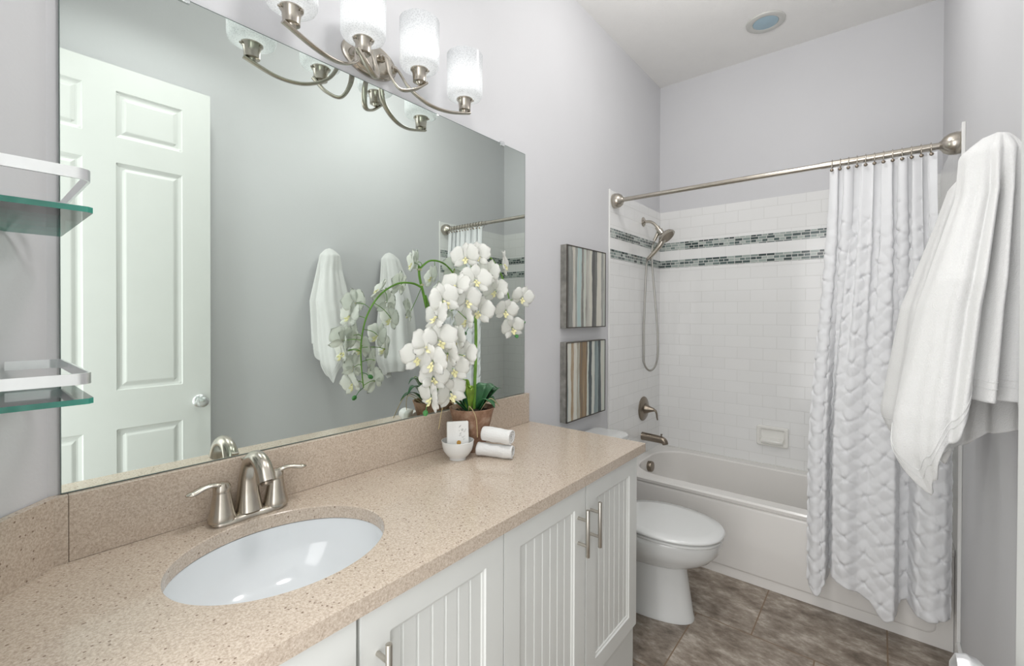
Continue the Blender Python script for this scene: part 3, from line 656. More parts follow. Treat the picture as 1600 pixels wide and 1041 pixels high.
# ------------------------------------------------------------------ toilet
TY = 2.092
toi = thing('toilet', 'white toilet with closed lid between vanity and tub', 'toilet', (0.38, TY, 0))
def egg(xb, xf, hw, z, n=64, wide=0.56):
    out = []
    for k_ in range(n):
        a = 2*PI*k_/n; c_, s_ = math.cos(a), math.sin(a); cx = xb + (xf-xb)*(1-wide) if False else xb+(xf-xb)*0.48
        x = cx + ((xf-cx) if c_ > 0 else (cx-xb))*c_*(1 if c_ > 0 else 1)
        out.append((x, TY + hw*s_*(abs(s_)**-0.12 if abs(s_) > 1e-6 else 1), z))
    return out
b_ = nb()
rings(b_, [egg(0.11, 0.628, 0.110, 0.0008), egg(0.11, 0.628, 0.110, 0.012), egg(0.115, 0.624, 0.107, 0.020), egg(0.12, 0.612, 0.104, 0.10), egg(0.12, 0.596, 0.101, 0.20), egg(0.12, 0.592, 0.100, 0.236), egg(0.12, 0.600, 0.108, 0.243),
           egg(0.115, 0.645, 0.132, 0.260), egg(0.10, 0.697, 0.160, 0.295), egg(0.09, 0.730, 0.179, 0.335), egg(0.08, 0.740, 0.185, 0.370), egg(0.08, 0.742, 0.186, 0.388), egg(0.085, 0.736, 0.181, 0.3935)])
obj('bowl', b_, M['porcelain'], toi, smooth=50)
b_ = nb(); rings(b_, [egg(0.265, 0.742, 0.186, 0.3945), egg(0.262, 0.747, 0.190, 0.398), egg(0.262, 0.747, 0.190, 0.406), egg(0.266, 0.742, 0.186, 0.4085)]); obj('seat', b_, M['porcelain'], toi, smooth=50)
b_ = nb(); rings(b_, [egg(0.262, 0.744, 0.188, 0.4105), egg(0.258, 0.751, 0.194, 0.414), egg(0.258, 0.752, 0.195, 0.421), egg(0.262, 0.746, 0.189, 0.428), egg(0.30, 0.70, 0.15, 0.4315), egg(0.38, 0.60, 0.08, 0.4325)]); obj('seat_lid', b_, M['porcelain'], toi, smooth=60)
for s in (-1, 1):
    b_ = nb(); box(b_, (0.235, TY+s*0.075-0.025, 0.394), (0.275, TY+s*0.075+0.025, 0.422)); obj('lid_hinge', b_, M['porcelain'], toi, bevel=0.005)
def rr2(x0, x1, y0, y1, r, z): return rrect(x0, x1, y0, y1, r, z, 8)
b_ = nb(); rings(b_, [rr2(0.03, 0.185, TY-0.175, TY+0.175, 0.03, 0.385), rr2(0.025, 0.20, TY-0.19, TY+0.19, 0.035, 0.42), rr2(0.020, 0.212, TY-0.205, TY+0.205, 0.035, 0.712)]); obj('tank', b_, M['porcelain'], toi, smooth=35)
b_ = nb(); rings(b_, [rr2(0.016, 0.219, TY-0.213, TY+0.213, 0.035, 0.7125), rr2(0.014, 0.223, TY-0.217, TY+0.217, 0.037, 0.718), rr2(0.014, 0.223, TY-0.217, TY+0.217, 0.037, 0.735), rr2(0.020, 0.216, TY-0.210, TY+0.210, 0.036, 0.744), rr2(0.04, 0.19, TY-0.19, TY+0.19, 0.03, 0.747)]); obj('tank_lid', b_, M['porcelain'], toi, smooth=35)
b_ = nb(); cyl(b_, (0.211, TY-0.15, 0.66), (0.224, TY-0.15, 0.66), 0.012, 16); sweep(b_, [(0.222, TY-0.15, 0.66), (0.228, TY-0.11, 0.655), (0.226, TY-0.075, 0.65)], 0.006, 12); obj('flush_lever', b_, M['alu'], toi, smooth=40)
for s in (-1, 1):
    b_ = nb(); lathe(b_, (0.30, TY+s*0.118, 0.0), (0,0,1), [(0.018,0.001),(0.018,0.008),(0.012,0.018),(0,0.021)], 18); obj('bolt_cap', b_, M['porcelain'], toi, smooth=50)

# ------------------------------------------------------------------ paintings
def art(z0, z1, mt, label):
    t = thing('canvas_painting', label, 'painting', (0.0, 2.155, z0), 'striped paintings above the toilet')
    y0, y1 = 1.947, 2.365
    b = nb(); box(b, (0.001, y0, z0), (0.036, y1, z1)); obj('side_frame', b, M['frame_grey'], t)
    b = nb(); g = 0.005
    for a, c in (((0.0362, y0, z0), (0.041, y1, z0+g)), ((0.0362, y0, z1-g), (0.041, y1, z1)), ((0.0362, y0, z0+g), (0.041, y0+g, z1-g)), ((0.0362, y1-g, z0+g), (0.041, y1, z1-g))): box(b, a, c)
    obj('edge_strip', b, M['rim_brown'], t)
    b = nb(); box(b, (0.0362, y0+g, z0+g), (0.0385, y1-g, z1-g)); obj('canvas', b, mt, t)
art(1.315, 1.742, M['art1'], 'square painting of grey, cream and pale blue vertical stripes, upper of two over the toilet')
art(0.830, 1.243, M['art2'], 'square painting of ochre, cream and slate vertical stripes, lower of two over the toilet')

# ------------------------------------------------------------------ curtain rod, rings, curtain
RY, RZ = 2.527, 2.077
t = thing('shower_rod', 'brushed nickel shower rod spanning the tub alcove', 'rod', (0.762, RY, RZ))
b_ = nb(); cyl(b_, (0.04, RY, RZ), (1.06, RY, RZ), 0.0130, 24); obj('inner_tube', b_, M['nickel'], t, smooth=40)
b_ = nb(); cyl(b_, (1.055, RY, RZ), (1.43, RY, RZ), 0.0150, 24); obj('outer_tube', b_, M['nickel'], t, smooth=40)
b_ = nb(); cyl(b_, (1.425, RY, RZ), (W-0.03, RY, RZ), 0.0135, 24); obj('end_tube', b_, M['nickel'], t, smooth=40)
for x, s in ((TT+0.0008, 1), (W-TT-0.0008, -1)):
    b_ = nb(); lathe(b_, (x, RY, RZ), (s,0,0), [(0,0),(0.043,0),(0.045,0.012),(0.042,0.032),(0.032,0.049),(0.020,0.056),(0.0155,0.062),(0.0,0.062)], 36); obj('end_cap', b_, M['nickel'], t, smooth=40)

CT0, CT1, CB0, CB1 = 1.085, 1.438, 1.022, 1.492
foldtab = [(0, -0.030), (0.05, -0.045), (0.10, -0.030), (0.16, 0.042), (0.21, 0.035), (0.26, -0.035), (0.34, -0.045), (0.44, -0.028), (0.50, -0.030), (0.57, -0.045), (0.63, -0.038), (0.70, 0.040), (0.76, 0.048), (0.81, -0.020), (0.88, -0.040), (0.95, -0.032), (1.0, -0.005)]
xtab = [(0, 0.0), (0.10, 0.125), (0.21, 0.175), (0.26, 0.21), (0.50, 0.44), (0.63, 0.625), (0.70, 0.665), (0.76, 0.74), (0.81, 0.80), (1, 1.0)]
hemtab = [(0, 0.175), (0.06, 0.13), (0.12, 0.20), (0.22, 0.235), (0.30, 0.215), (0.42, 0.195), (0.52, 0.175), (0.60, 0.115), (0.66, 0.14), (0.74, 0.19), (0.82, 0.165), (0.92, 0.175), (1.0, 0.190)]
def curtain():
    bm = nb(); NS, NT = 420, 330; ZT = 2.052
    pos = []
    for i in range(NS+1):
        s = i/NS; hem = lerp_table(hemtab, s); col = []
        for j in range(NT+1):
            t = j/NT; z = ZT - t*(ZT-hem); q = min(1, t*1.35); q = q*q*(3-2*q)
            wv = 2*PI*6.4*s + 1.3*math.sin(7*s+0.5)
            xt = CT0 + (CT1-CT0)*s + 0.009*math.sin(wv*2)
            xb = CB0 + (CB1-CB0)*lin_table(xtab, s)
            x = xt*(1-q) + xb*q
            yt = RY - 0.008 + 0.013*math.cos(wv) + 0.006*math.cos(2.3*wv+1)
            yb = 2.468 + lerp_table(foldtab, s) + 0.006*math.sin(23*s+3*t)
            y = yt*(1-q) + yb*q - 0.012*math.sin(PI*min(1, t*1.2))
            col.append(Vector((x, y, z)))
        pos.append(col)
    # cloth arc length per row gives the pintuck lattice its own coordinates
    P_ = 0.125
    for j in range(NT+1):
        u = 0.0; us = [0.0]
        for i in range(1, NS+1): u += (pos[i][j]-pos[i-1][j]).length; us.append(u)
        f = 0.66/u
        for i in range(NS+1):
            U = us[i]*f; V = (2.052-pos[i][j].z)
            amp = min(1, max(0, (V-0.10)/0.25))
            # nearest node of a diamond lattice
            best = None
            for a in (0, 1):
                cu = (round((U/P_ - a*0.5))+a*0.5)*P_; cv = (round((V/P_ - a*0.5))+a*0.5)*P_
                d = math.hypot(U-cu, V-cv)
                if best is None or d < best[0]: best = (d, U-cu, V-cv, cu, cv)
            d, du, dv, cu, cv = best; ang = math.atan2(dv, du); ph = math.sin(cu*37+cv*91)*1.5
            a2 = abs(math.cos(2*ang+0.4*ph))**0.6
            a3 = abs(math.sin(3.5*ang+ph))**0.7
            fall = math.exp(-d/0.042)*(1-math.exp(-(d/0.007)**2))
            h = -0.006*math.exp(-(d/0.010)**2) + 0.0085*a2*fall + 0.0040*a3*fall + 0.0035*math.sin(PI*min(1, d/0.062))
            i0, i1 = max(0, i-3), min(NS, i+3); tg = pos[i1][j]-pos[i0][j]; nx, ny = tg.y, -tg.x; l = math.hypot(nx, ny) or 1
            pos_h = h*amp*0.88
            bm.verts.new((pos[i][j].x + nx/l*pos_h, pos[i][j].y + ny/l*pos_h, pos[i][j].z))
    bm.verts.ensure_lookup_table(); R = NS+1
    for j in range(NT):
        for i in range(NS): bm.faces.new((bm.verts[j*R+i], bm.verts[j*R+i+1], bm.verts[(j+1)*R+i+1], bm.verts[(j+1)*R+i]))
    return bm
cu = obj('shower_curtain', curtain(), M['curtain'], smooth=180)
recenter(cu, (1.26, RY, 0.15)); tag(cu, 'white pintuck shower curtain gathered at the right of the tub', 'curtain')
smo = cu.modifiers.new('thick', 'SOLIDIFY'); smo.thickness = 0.0014; smo.offset = 0
ords = ['first', 'second', 'third', 'fourth', 'fifth', 'sixth', 'seventh', 'eighth', 'ninth', 'tenth', 'eleventh', 'twelfth']
ring0 = None
for i in range(12):
    s = i/11; x = CT0 + (CT1-CT0)*(0.5/11 + s*10/11*1.0) if False else CT0+0.012+(CT1-CT0-0.022)*s
    lab = 'nickel shower curtain ring on the rod, %s from the left end of the curtain' % ords[i]
    if ring0 is None:
        t = thing('curtain_ring', lab, 'curtain ring', (x, RY, RZ), 'curtain rings on the shower rod')
        b_ = nb(); n = 28; pts = [(x, RY+0.0215*math.sin(2*PI*k_/n), RZ-0.008+0.026*math.cos(2*PI*k_/n)) for k_ in range(n+1)]
        sweep(b_, pts, 0.0018, 8); ro = obj('wire', b_, M['nickel'], t, smooth=60)
        b_ = nb(); lathe(b_, (x, RY-0.0300, RZ-0.036), (0,-1,0), [(0,0),(0.0062,0),(0.0072,0.003),(0.005,0.006),(0,0.007)], 18, sc2=(1,1)); rk = obj('knob', b_, M['dark_nickel'], t, smooth=50)
        ring0 = t
    else:
        r = ring0.copy(); C.objects.link(r); r.location = (x, RY, RZ); r['label'] = lab
        for ch in (ro, rk):
            c2 = ch.copy(); C.objects.link(c2); c2.parent = r

# ------------------------------------------------------------------ towels hung on the right wall
def hung_towel(name, label, ztop, xr, ltab, yatab, ybtab, hemkeys, tip_z, mat, seed, hook):
    t = thing(name, label, 'towel', (hook[0], hook[1], 1.0), 'bath towels hung on the right wall')
    rnd = random.Random(seed); ph = [rnd.uniform(0, 6.28) for _ in range(6)]
    bm = nb(); NT_, NA = 110, 200; rs = []
    for j in range(NT_+1):
        r = []
        for k_ in range(NA):
            a = 360.0*k_/NA; hem = lerp_table(hemkeys, a)
            tt = j/NT_; z = ztop - (tt**0.9)*(ztop-hem); d = ztop-z
            L_, ya, yb = lin_table(ltab, -z), lin_table(yatab, -z), lin_table(ybtab, -z)
            cx, rx = (L_+xr)/2, (xr-L_)/2; cy, ry = (ya+yb)/2, (yb-ya)/2
            rnd_top = math.sqrt(min(1, d/0.05)); ar = math.radians(a)
            amp = min(1, d/0.16)
            f = 1 + amp*(0.07*math.sin(5*ar+ph[0]+1.2*d) + 0.055*math.sin(8*ar+ph[1]-2*d) + 0.03*math.sin(13*ar+ph[2]+2.5*d)) - 0.07*amp
            # deep creases
            for q, wd, dp in ((284, 8, 0.46), (316, 8, 0.36), (262, 6, 0.14), (238, 8, 0.12), (150, 12, 0.2), (60, 10, 0.2)):
                dd = (a-q+180) % 360-180; f -= dp*amp*math.exp(-(dd/wd)**2)
            tip = max(0, (tip_z+0.13-z)/0.13); f *= 1-0.35*tip**1.6
            x = cx + rx*rnd_top*f*math.cos(ar); x = min(x, xr)
            r.append((x, cy + ry*rnd_top*f*math.sin(ar), z))
        rs.append(r)
    rings(bm, rs, cap0=True, cap1=False)
    cl = obj('cloth', bm, mat, t, smooth=180)
    m1 = cl.modifiers.new('thick', 'SOLIDIFY'); m1.thickness = 0.005; m1.offset = -1
    # woven border band near the hem, a slim raised ridge following the cloth
    b = nb(); 
    for o_ in (6, 9):
        row = rs[NT_-o_]; pts = [Vector(p) for p in row]; c0 = sum(pts, Vector())/len(pts)
        pts = [p + Vector((p.x-c0.x, p.y-c0.y, 0)).normalized()*0.0012 for p in pts]; pts = [Vector((min(p.x, xr+0.001), p.y, p.z)) for p in pts]
        sweep(b, pts + [pts[0]], 0.0009, 6)
    obj('hem_band', b, mat, t, smooth=60)
    return t, None
T1, hk1 = hung_towel('bath_towel', 'white bath towel on the right wall, nearest the open door', 1.805, 1.521,
    [(-1.805, 1.425), (-1.76, 1.408), (-1.66, 1.400), (-1.405, 1.332), (-1.14, 1.290), (-1.05, 1.286), (-0.955, 1.30)],
    [(-1.805, 1.445), (-1.72, 1.425), (-1.465, 1.345), (-1.15, 1.352), (-0.95, 1.38)],
    [(-1.805, 1.555), (-1.72, 1.575), (-1.465, 1.625), (-1.15, 1.650), (-0.95, 1.66)],
    [(0, 1.13), (40, 1.10), (75, 1.05), (100, 1.02), (130, 1.06), (160, 1.08), (190, 1.06), (222, 0.955), (240, 1.0), (262, 1.10), (285, 1.20), (300, 1.20), (330, 1.20), (345, 1.12), (360, 1.13)], 0.955, M['towel'], 4, (1.46, 1.50, 1.79))
T2, hk2 = hung_towel('bath_towel', 'white bath towel on the right wall, farther one next to the shower curtain', 1.828, 1.521,
    [(-1.828, 1.445), (-1.81, 1.440), (-1.41, 1.322), (-1.06, 1.278), (-0.96, 1.285)],
    [(-1.828, 1.90), (-1.72, 1.88), (-1.21, 1.800), (-0.96, 1.80)],
    [(-1.828, 2.02), (-1.63, 2.09), (-1.20, 2.140), (-0.96, 2.14)],
    [(0, 1.14), (60, 1.06), (85, 1.02), (115, 1.06), (150, 0.985), (175, 0.985), (200, 0.985), (240, 0.98), (270, 0.96), (300, 0.93), (330, 1.10), (360, 1.14)], 0.96, M['towel'], 9, (1.47, 1.96, 1.81))
# ------------------------------------------------------------------ orchid
OX, OY = 0.110, 1.190
orc = thing('potted_orchid', 'white orchid in a terracotta pot at the end of the counter', 'potted plant', (OX, OY, CZ))
b_ = nb(); lathe(b_, (OX, OY, CZ+0.0006), (0,0,1), [(0.0,0),(0.044,0),(0.048,0.006),(0.066,0.09),(0.080,0.146),(0.0835,0.155),(0.079,0.156),(0.0765,0.150),(0.073,0.130),(0.0,0.128)], 48)
for v in b_.verts:
    a = math.atan2(v.co.y-OY, v.co.x-OX); f = 1+0.012*math.sin(3*a+v.co.z*40)+0.008*math.sin(7*a); v.co.x = OX+(v.co.x-OX)*f; v.co.y = OY+(v.co.y-OY)*f
obj('pot', b_, M['pot'], orc, smooth=50)
b_ = nb(); rnd = random.Random(3)
lathe(b_, (OX, OY, CZ+0.131), (0,0,1), [(0.0735,0),(0.06,0.010),(0.03,0.014),(0.0,0.016)], 40)
for v in b_.verts: v.co.z += rnd.uniform(-0.004, 0.006)
obj('moss', b_, M['soil'], orc, smooth=60)
main = smooth_path([(OX+0.005, OY+0.004, CZ+0.135), (0.128, 1.187, 1.18), (0.132, 1.186, 1.33), (0.142, 1.165, 1.45), (0.150, 1.148, 1.53), (0.150, 1.145, 1.575)], 6)
def stemobj(paths, par=orc, mat=M['stem']):
    b = nb()
    for p, r0, r1 in paths: sweep(b, p, [r0+(r1-r0)*i/(len(p)-1) for i in range(len(p))], 12)
    return obj('flower_stem', b, mat, par, smooth=60)
arch = smooth_path([(0.147, 1.155, 1.49), (0.160, 1.120, 1.505), (0.175, 1.060, 1.500), (0.185, 0.990, 1.455), (0.190, 0.940, 1.380), (0.188, 0.915, 1.29), (0.184, 0.912, 1.20), (0.182, 0.920, 1.12)], 7)
rightb = smooth_path([(0.150, 1.150, 1.565), (0.145, 1.20, 1.600), (0.136, 1.27, 1.590), (0.130, 1.335, 1.53), (0.128, 1.375, 1.46), (0.126, 1.395, 1.38), (0.124, 1.41, 1.335)], 7)
second = smooth_path([(OX-0.008, OY+0.014, CZ+0.135), (0.115, 1.205, 1.20), (0.122, 1.195, 1.34), (0.138, 1.168, 1.46)], 6)
stemobj([(main, 0.0062, 0.0046)]); stemobj([(second, 0.0045, 0.0036)]); stemobj([(arch, 0.0044, 0.0020)]); stemobj([(rightb, 0.0042, 0.0018)])
wax = plain('cream_wax', (0.70, 0.62, 0.42), 0.5, var=0.05)
for z, x, y in ((1.50, 0.1465, 1.157), (1.56, 0.150, 1.148)):
    b_ = nb(); lathe(b_, (x, y, z), (0,0,1), [(0.0075,-0.004),(0.0085,0.0),(0.0075,0.004)], 12); obj('stem_clip', b_, wax, orc, smooth=60)

def tepal(bm, M4, length, width, sharp, curl, cup, n=11, m=7):
    """petal in local frame: grows along +Y, faces +Z"""
    G = []
    for i in range(n):
        t = i/(n-1); cc = 0.58*sharp
        wv = width*((0.22+0.78*math.sin(t/cc*PI/2)) if t < cc else max(0.05, math.sqrt(max(0, 1-((t-cc)/(1-cc))**2))))
        if i == 0: wv = width*0.16
        row = []
        for j in range(m):
            s = j/(m-1)*2-1
            p = Vector((s*wv*0.5, 0.004+t*length*(1-0.10*s*s), curl*math.sin(t*PI*0.8) - cup*s*s*wv*6*t + 0.0012*math.sin(s*9+t*5)))
            row.append(bm.verts.new(M4 @ p))
        G.append(row)
    for i in range(n-1):
        for j in range(m-1): bm.faces.new((G[i][j], G[i][j+1], G[i+1][j+1], G[i+1][j]))
def flower(p, facing, size, roll, attach):
    p = Vector(p); z = Vector(facing).normalized(); x = Vector((0,0,1)).cross(z).normalized(); y = z.cross(x)
    Mx = Matrix.Translation(p) @ Matrix(((x.x,y.x,z.x,0),(x.y,y.y,z.y,0),(x.z,y.z,z.z,0),(0,0,0,1))) @ Matrix.Rotation(roll, 4, 'Z')
    b = nb()
    for ang, ln, wd, sh, cu_, cp, lift in ((0, 0.040, 0.029, 0.8, 0.004, 0.05, -0.002), (128, 0.039, 0.026, 0.8, 0.003, 0.05, -0.002), (-128, 0.039, 0.026, 0.8, 0.003, 0.05, -0.002), (70, 0.044, 0.052, 0.95, 0.003, 0.03, 0.0012), (-70, 0.044, 0.052, 0.95, 0.003, 0.03, 0.0012)):
        R_ = Mx @ Matrix.Scale(size, 4) @ Matrix.Rotation(math.radians(ang+random.uniform(-6, 6)), 4, 'Z') @ Matrix.Rotation(math.radians(random.uniform(2, 14)), 4, 'X') @ Matrix.Translation((0, 0, lift))
        tepal(b, R_, ln, wd, sh, cu_+random.uniform(-0.001, 0.003), cp)
    fo = obj('flower', b, M['petal'], orc, smooth=180)
    m_ = fo.modifiers.new('thick', 'SOLIDIFY'); m_.thickness = 0.0007; m_.offset = 0
    b = nb(); Ms = Mx @ Matrix.Scale(size, 4)
    lathe(b, Ms @ Vector((0, -0.001, 0.001)), (Ms.to_3x3() @ Vector((0, -0.55, 1))), [(0.0022,0),(0.0034,0.004),(0.0032,0.009),(0.0,0.011)], 10)
    for sx in (-1, 1): tepal(b, Ms @ Matrix.Translation((0, -0.003, 0.004)) @ Matrix.Rotation(math.radians(180+sx*38), 4, 'Z') @ Matrix.Rotation(math.radians(35), 4, 'X'), 0.012, 0.008, 1, 0.001, 0.1, 5, 4)
    tepal(b, Ms @ Matrix.Translation((0, -0.004, 0.002)) @ Matrix.Rotation(math.radians(180), 4, 'Z') @ Matrix.Rotation(math.radians(28), 4, 'X'), 0.019, 0.010, 1, 0.003, 0.1, 6, 4)
    obj('lip', b, M['lip'], fo, smooth=180)
    if attach is not None:
        q = p - z*0.003; mid = (q + attach)/2 + Vector((0,0,0.006)) - z*0.004
        b = nb(); sweep(b, smooth_path([attach, mid, q], 4), 0.0013, 8); obj('pedicel', b, M['stem'], fo, smooth=60)
def nearest(path, p): return min(path, key=lambda q: (q-Vector(p)).length)
FL = [(0.170,1.150,1.592,"t"), (0.160,1.221,1.535,"t"), (0.140,1.328,1.578,"s"), (0.160,1.261,1.471,"t"), (0.170,1.154,1.397,"c"), (0.150,1.116,1.583,"s"), (0.150,1.436,1.453,"r"), (0.160,1.320,1.398,"r"), (0.150,1.372,1.331,"r"), (0.190,1.029,1.475,"c"), (0.220,0.946,1.426,"c"), (0.220,0.923,1.377,"c"), (0.200,1.064,1.430,"c"), (0.190,1.077,1.366,"c"), (0.220,0.931,1.306,"c"), (0.200,1.026,1.302,"c"), (0.210,0.889,1.290,"c"), (0.230,0.897,1.245,"c"), (0.200,1.009,1.211,"c"), (0.200,0.866,1.257,"s"), (0.200,0.925,1.193,"c"), (0.200,0.920,1.133,"c"), (0.190,1.005,1.134,"c"), (0.220,0.968,1.261,"c"), (0.190,1.120,1.500,"c"), (0.200,1.060,1.250,"c")]
for i, (x, y, z, kk) in enumerate(FL):
    p = Vector((x, y, z)); f = Vector((0.10, -1.0, 0.08)) if i % 2 else Vector((1.0, -0.40, 0.05))
    f += Vector((random.uniform(-0.3, 0.2), random.uniform(-0.3, 0.35), random.uniform(-0.35, 0.25)))
    if kk == 's': f = Vector((0.9, 0.6 if y > 1.2 else -1.6, 0.1))
    if kk == 'r': f = Vector((1.0, -0.55, -0.05)) + Vector((0, random.uniform(-0.3, 0.3), random.uniform(-0.2, 0.2)))
    if kk == 'c': f.z += 0.15
    if kk == 'c': p += Vector((0.022, -0.019, 0))
    path = arch if (kk == 'c' or y < 1.0) else rightb
    flower(p, f, random.uniform(1.14, 1.34), random.uniform(-0.35, 0.35), nearest(path, p))
for (x, y, z), q in (((0.140, 1.455, 1.352), rightb[-1]), ((0.150, 1.40, 1.30), rightb[-1]), ((0.200, 0.895, 1.085), arch[-1]), ((0.155, 0.93, 1.16), arch[-6])):
    b_ = nb(); p = Vector((x, y, z)); d = (p-q).normalized(); lathe(b_, p, d, [(0.0,-0.010),(0.006,-0.006),(0.0085,0.0),(0.006,0.008),(0.0,0.012)], 14)
    sweep(b_, [q, (q+p)/2+Vector((0,0,0.004)), p-d*0.008], 0.0012, 8); obj('bud', b_, M['bud'], orc, smooth=60)
def strap(base, dirv, length, width, rise, droop, mat, name='leaf', fold=0.25):
    b = nb(); base = Vector(base); d = Vector(dirv).normalized(); side = d.cross(Vector((0,0,1))).normalized(); G = []
    n = 16
    for i in range(n):
        t = i/(n-1); c = base + d*length*t*(1-0.15*t) + Vector((0,0, rise*math.sin(t*PI*0.62) - droop*t*t)); wv = width*(0.30+0.70*math.sin(PI*min(1, 0.12+t*0.80)))*(1-t**5)
        G.append([b.verts.new(c + side*s*wv*0.5 + Vector((0,0, fold*abs(s)*wv*0.5*(1-t*0.7)))) for s in (-1, -0.5, 0, 0.5, 1)])
    for i in range(n-1):
        for j in range(4): b.faces.new((G[i][j], G[i][j+1], G[i+1][j+1], G[i+1][j]))
    o = obj(name, b, mat, orc, smooth=180); m_ = o.modifiers.new('thick', 'SOLIDIFY'); m_.thickness = 0.0016; m_.offset = 0
LB = CZ+0.142
for (dx, dy, ln, wd, ri, dr, mt) in ((0.60, 0.8, 0.085, 0.100, 0.100, 0.02, 'leaf'), (0.9, 0.15, 0.085, 0.070, 0.070, 0.05, 'leaf'), (-0.35, 0.85, 0.11, 0.06, 0.10, 0.02, 'leaf'), (0.3, 1.0, 0.12, 0.055, 0.075, 0.0, 'leaf'),
                                     (0.9, 0.65, 0.09, 0.065, 0.05, 0.03, 'leaf')):
    strap((OX+0.012, OY+0.020, LB), (dx, dy, 0), ln, wd, ri, dr, M[mt])
for (dx, dy, ln, wd, ri, dr, mt) in ((-0.25, -1.0, 0.15, 0.030, 0.115, 0.05, 'leaf'), (0.15, -1.0, 0.10, 0.028, 0.13, 0.03, 'leaf'), (0.35, -0.8, 0.07, 0.026, 0.115, 0.0, 'leaf_light'), (-0.5, -0.4, 0.055, 0.026, 0.12, 0.0, 'leaf_light'),
                                     (0.5, -0.35, 0.055, 0.030, 0.105, 0.0, 'leaf_light'), (0.1, -0.4, 0.03, 0.034, 0.125, 0.0, 'leaf_light'), (0.9, -0.5, 0.05, 0.034, 0.095, 0.0, 'leaf_light'), (0.8, -0.1, 0.035, 0.032, 0.085, 0.0, 'leaf_light'), (-0.1, -0.9, 0.17, 0.024, 0.085, 0.04, 'leaf')):
    strap((OX+0.006, OY-0.028, LB-0.004), (dx, dy, 0), ln, wd, ri, dr, M[mt])
for pts in ([(OX+0.02, OY-0.04, LB), (OX+0.06, OY-0.075, LB+0.035), (OX+0.086, OY-0.07, LB+0.0), (OX+0.086, OY-0.062, LB-0.07)], [(OX+0.03, OY+0.01, LB), (OX+0.07, OY+0.02, LB+0.05), (OX+0.075, OY+0.06, LB+0.02)], [(OX-0.01, OY-0.04, LB), (OX+0.0, OY-0.13, LB+0.055), (OX+0.02, OY-0.18, LB-0.03)]):
    b_ = nb(); sweep(b_, smooth_path(pts, 6), 0.0014, 8); obj('aerial_root', b_, M['root'], orc, smooth=60)

# ------------------------------------------------------------------ bowl, soap, rolled cloths
BX, BY = 0.147, 1.082
b_ = nb(); lathe(b_, (BX, BY, CZ+0.0006), (0,0,1), [(0.0,0.002),(0.024,0.002),(0.026,0.0),(0.029,0.0),(0.029,0.006),(0.040,0.016),(0.050,0.032),(0.054,0.050),(0.0555,0.063),(0.0535,0.0635),(0.0515,0.050),(0.045,0.028),(0.030,0.013),(0.0,0.010)], 48)
o = obj('small_bowl', b_, M['porcelain'], smooth=50); recenter(o, (BX, BY, CZ)); tag(o, 'small round white bowl on the counter holding a wrapped soap', 'bowl')
soap = thing('wrapped_soap', 'upright rectangular soap in a printed white wrapper, standing in the bowl', 'soap', (BX, BY, CZ+0.02))
# soap local frame: width along u, height along h, facing f
sc_ = Vector((BX, BY, CZ+0.069)); u = Vector((0.60, 0.80, 0)).normalized(); h_ = Vector((-0.14, 0.10, 1)).normalized(); f_ = u.cross(h_).normalized(); h_ = f_.cross(u).normalized()
def sbox(b, cu, ch, cf, wu, wh, wf):
    vs = []
    for a in (-1, 1):
        for c_ in (-1, 1):
            for e in (-1, 1): vs.append(b.verts.new(sc_ + u*(cu+a*wu/2) + h_*(ch+c_*wh/2) + f_*(cf+e*wf/2)))
    for fc in ((0,1,3,2),(4,6,7,5),(0,4,5,1),(2,3,7,6),(0,2,6,4),(1,5,7,3)): b.faces.new([vs[i] for i in fc])
b_ = nb(); sbox(b_, 0, 0.006, 0, 0.074, 0.104, 0.020); obj('bar', b_, M['soap'], soap, bevel=0.004, smooth=50)
b_ = nb()
for i in range(5): sbox(b_, -0.030+i*0.0055, 0.010, 0.0104, 0.0018, 0.080, 0.0014)
obj('wrapper_pleat', b_, M['soap'], soap)
b_ = nb(); rr_ = random.Random(12)
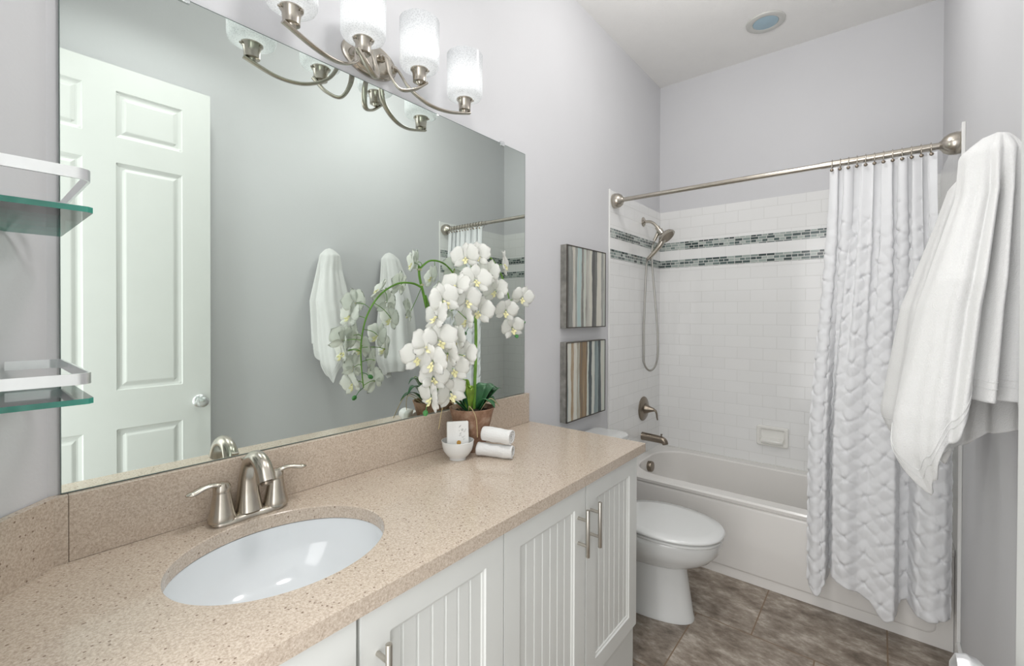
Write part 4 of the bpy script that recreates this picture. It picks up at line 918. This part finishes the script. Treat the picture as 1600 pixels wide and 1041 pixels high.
for i in range(16):
    c0, c1 = 0.006+rr_.uniform(0, 0.022), rr_.uniform(-0.005, 0.046)
    pts = [sc_ + u*(c0+0.0035*math.cos(a)) + h_*(c1+0.0035*math.sin(a)*rr_.uniform(0.5, 1.2)) + f_*0.0103 for a in [rr_.uniform(0, 3)+q*0.6 for q in range(5)]]
    sweep(b_, pts, 0.00045, 5)
obj('printed_pattern', b_, M['ink'], soap)
b_ = nb(); lathe(b_, sc_ + u*0.002 - h_*0.013 + f_*0.0102, f_, [(0.0,0.0),(0.0075,0.0),(0.0075,0.0012),(0.0,0.0014)], 24); obj('seal', b_, M['seal'], soap, smooth=40)

def rolled(name, label, a, b, r, mat, seed):
    a = Vector(a); b = Vector(b); ax = (b-a).normalized(); L_ = (b-a).length; u_, v_ = frame_of(ax); rnd = random.Random(seed)
    bm = nb(); n = 72; m = 22; turns = 3.2; rs = []
    # outer spiral surface
    def prof(k):
        t = k/(n*3); th = t*turns*2*PI; rad = r*(0.16+0.84*t); return th, rad
    K = n*3
    for i in range(m+1):
        s = i/m; e = 0.0022*math.sin(s*9+seed); row = []
        for k_ in range(K+1):
            th, rad = prof(k_); wob = 1+0.025*math.sin(th*3+s*4+seed)+0.02*math.sin(s*17+th)
            pull = (rnd.uniform(-0.0006, 0.0006)); tele = (1-k_/K)*0.004*(-1 if i == 0 else (1 if i == m else 0))
            p = a + ax*(L_*s - tele) + (u_*math.cos(th)+v_*math.sin(th))*(rad*wob+pull+e*0.3); row.append(p)
        rs.append(row)
    rings(bm, rs, closed=False)
    o = obj(name, bm, mat, smooth=180); m_ = o.modifiers.new('thick', 'SOLIDIFY'); m_.thickness = r*0.20; m_.offset = -1
    recenter(o, (a.x, a.y, a.z-r)); tag(o, label, 'towel', 'rolled white washcloths beside the bowl'); return o
R1A, R1B = (0.178, 1.150, CZ+0.0262), (0.300, 1.196, CZ+0.0262)
R2A, R2B = (0.190, 1.168, CZ+0.0790), (0.300, 1.190, CZ+0.0765)
rolled('rolled_washcloth', 'rolled white washcloth lying flat on the counter, under the other roll', R1A, R1B, 0.0235, M['towel'], 1)
rolled('rolled_washcloth', 'rolled white washcloth resting on top of the other roll beside the pot', R2A, R2B, 0.0265, M['towel'], 5)
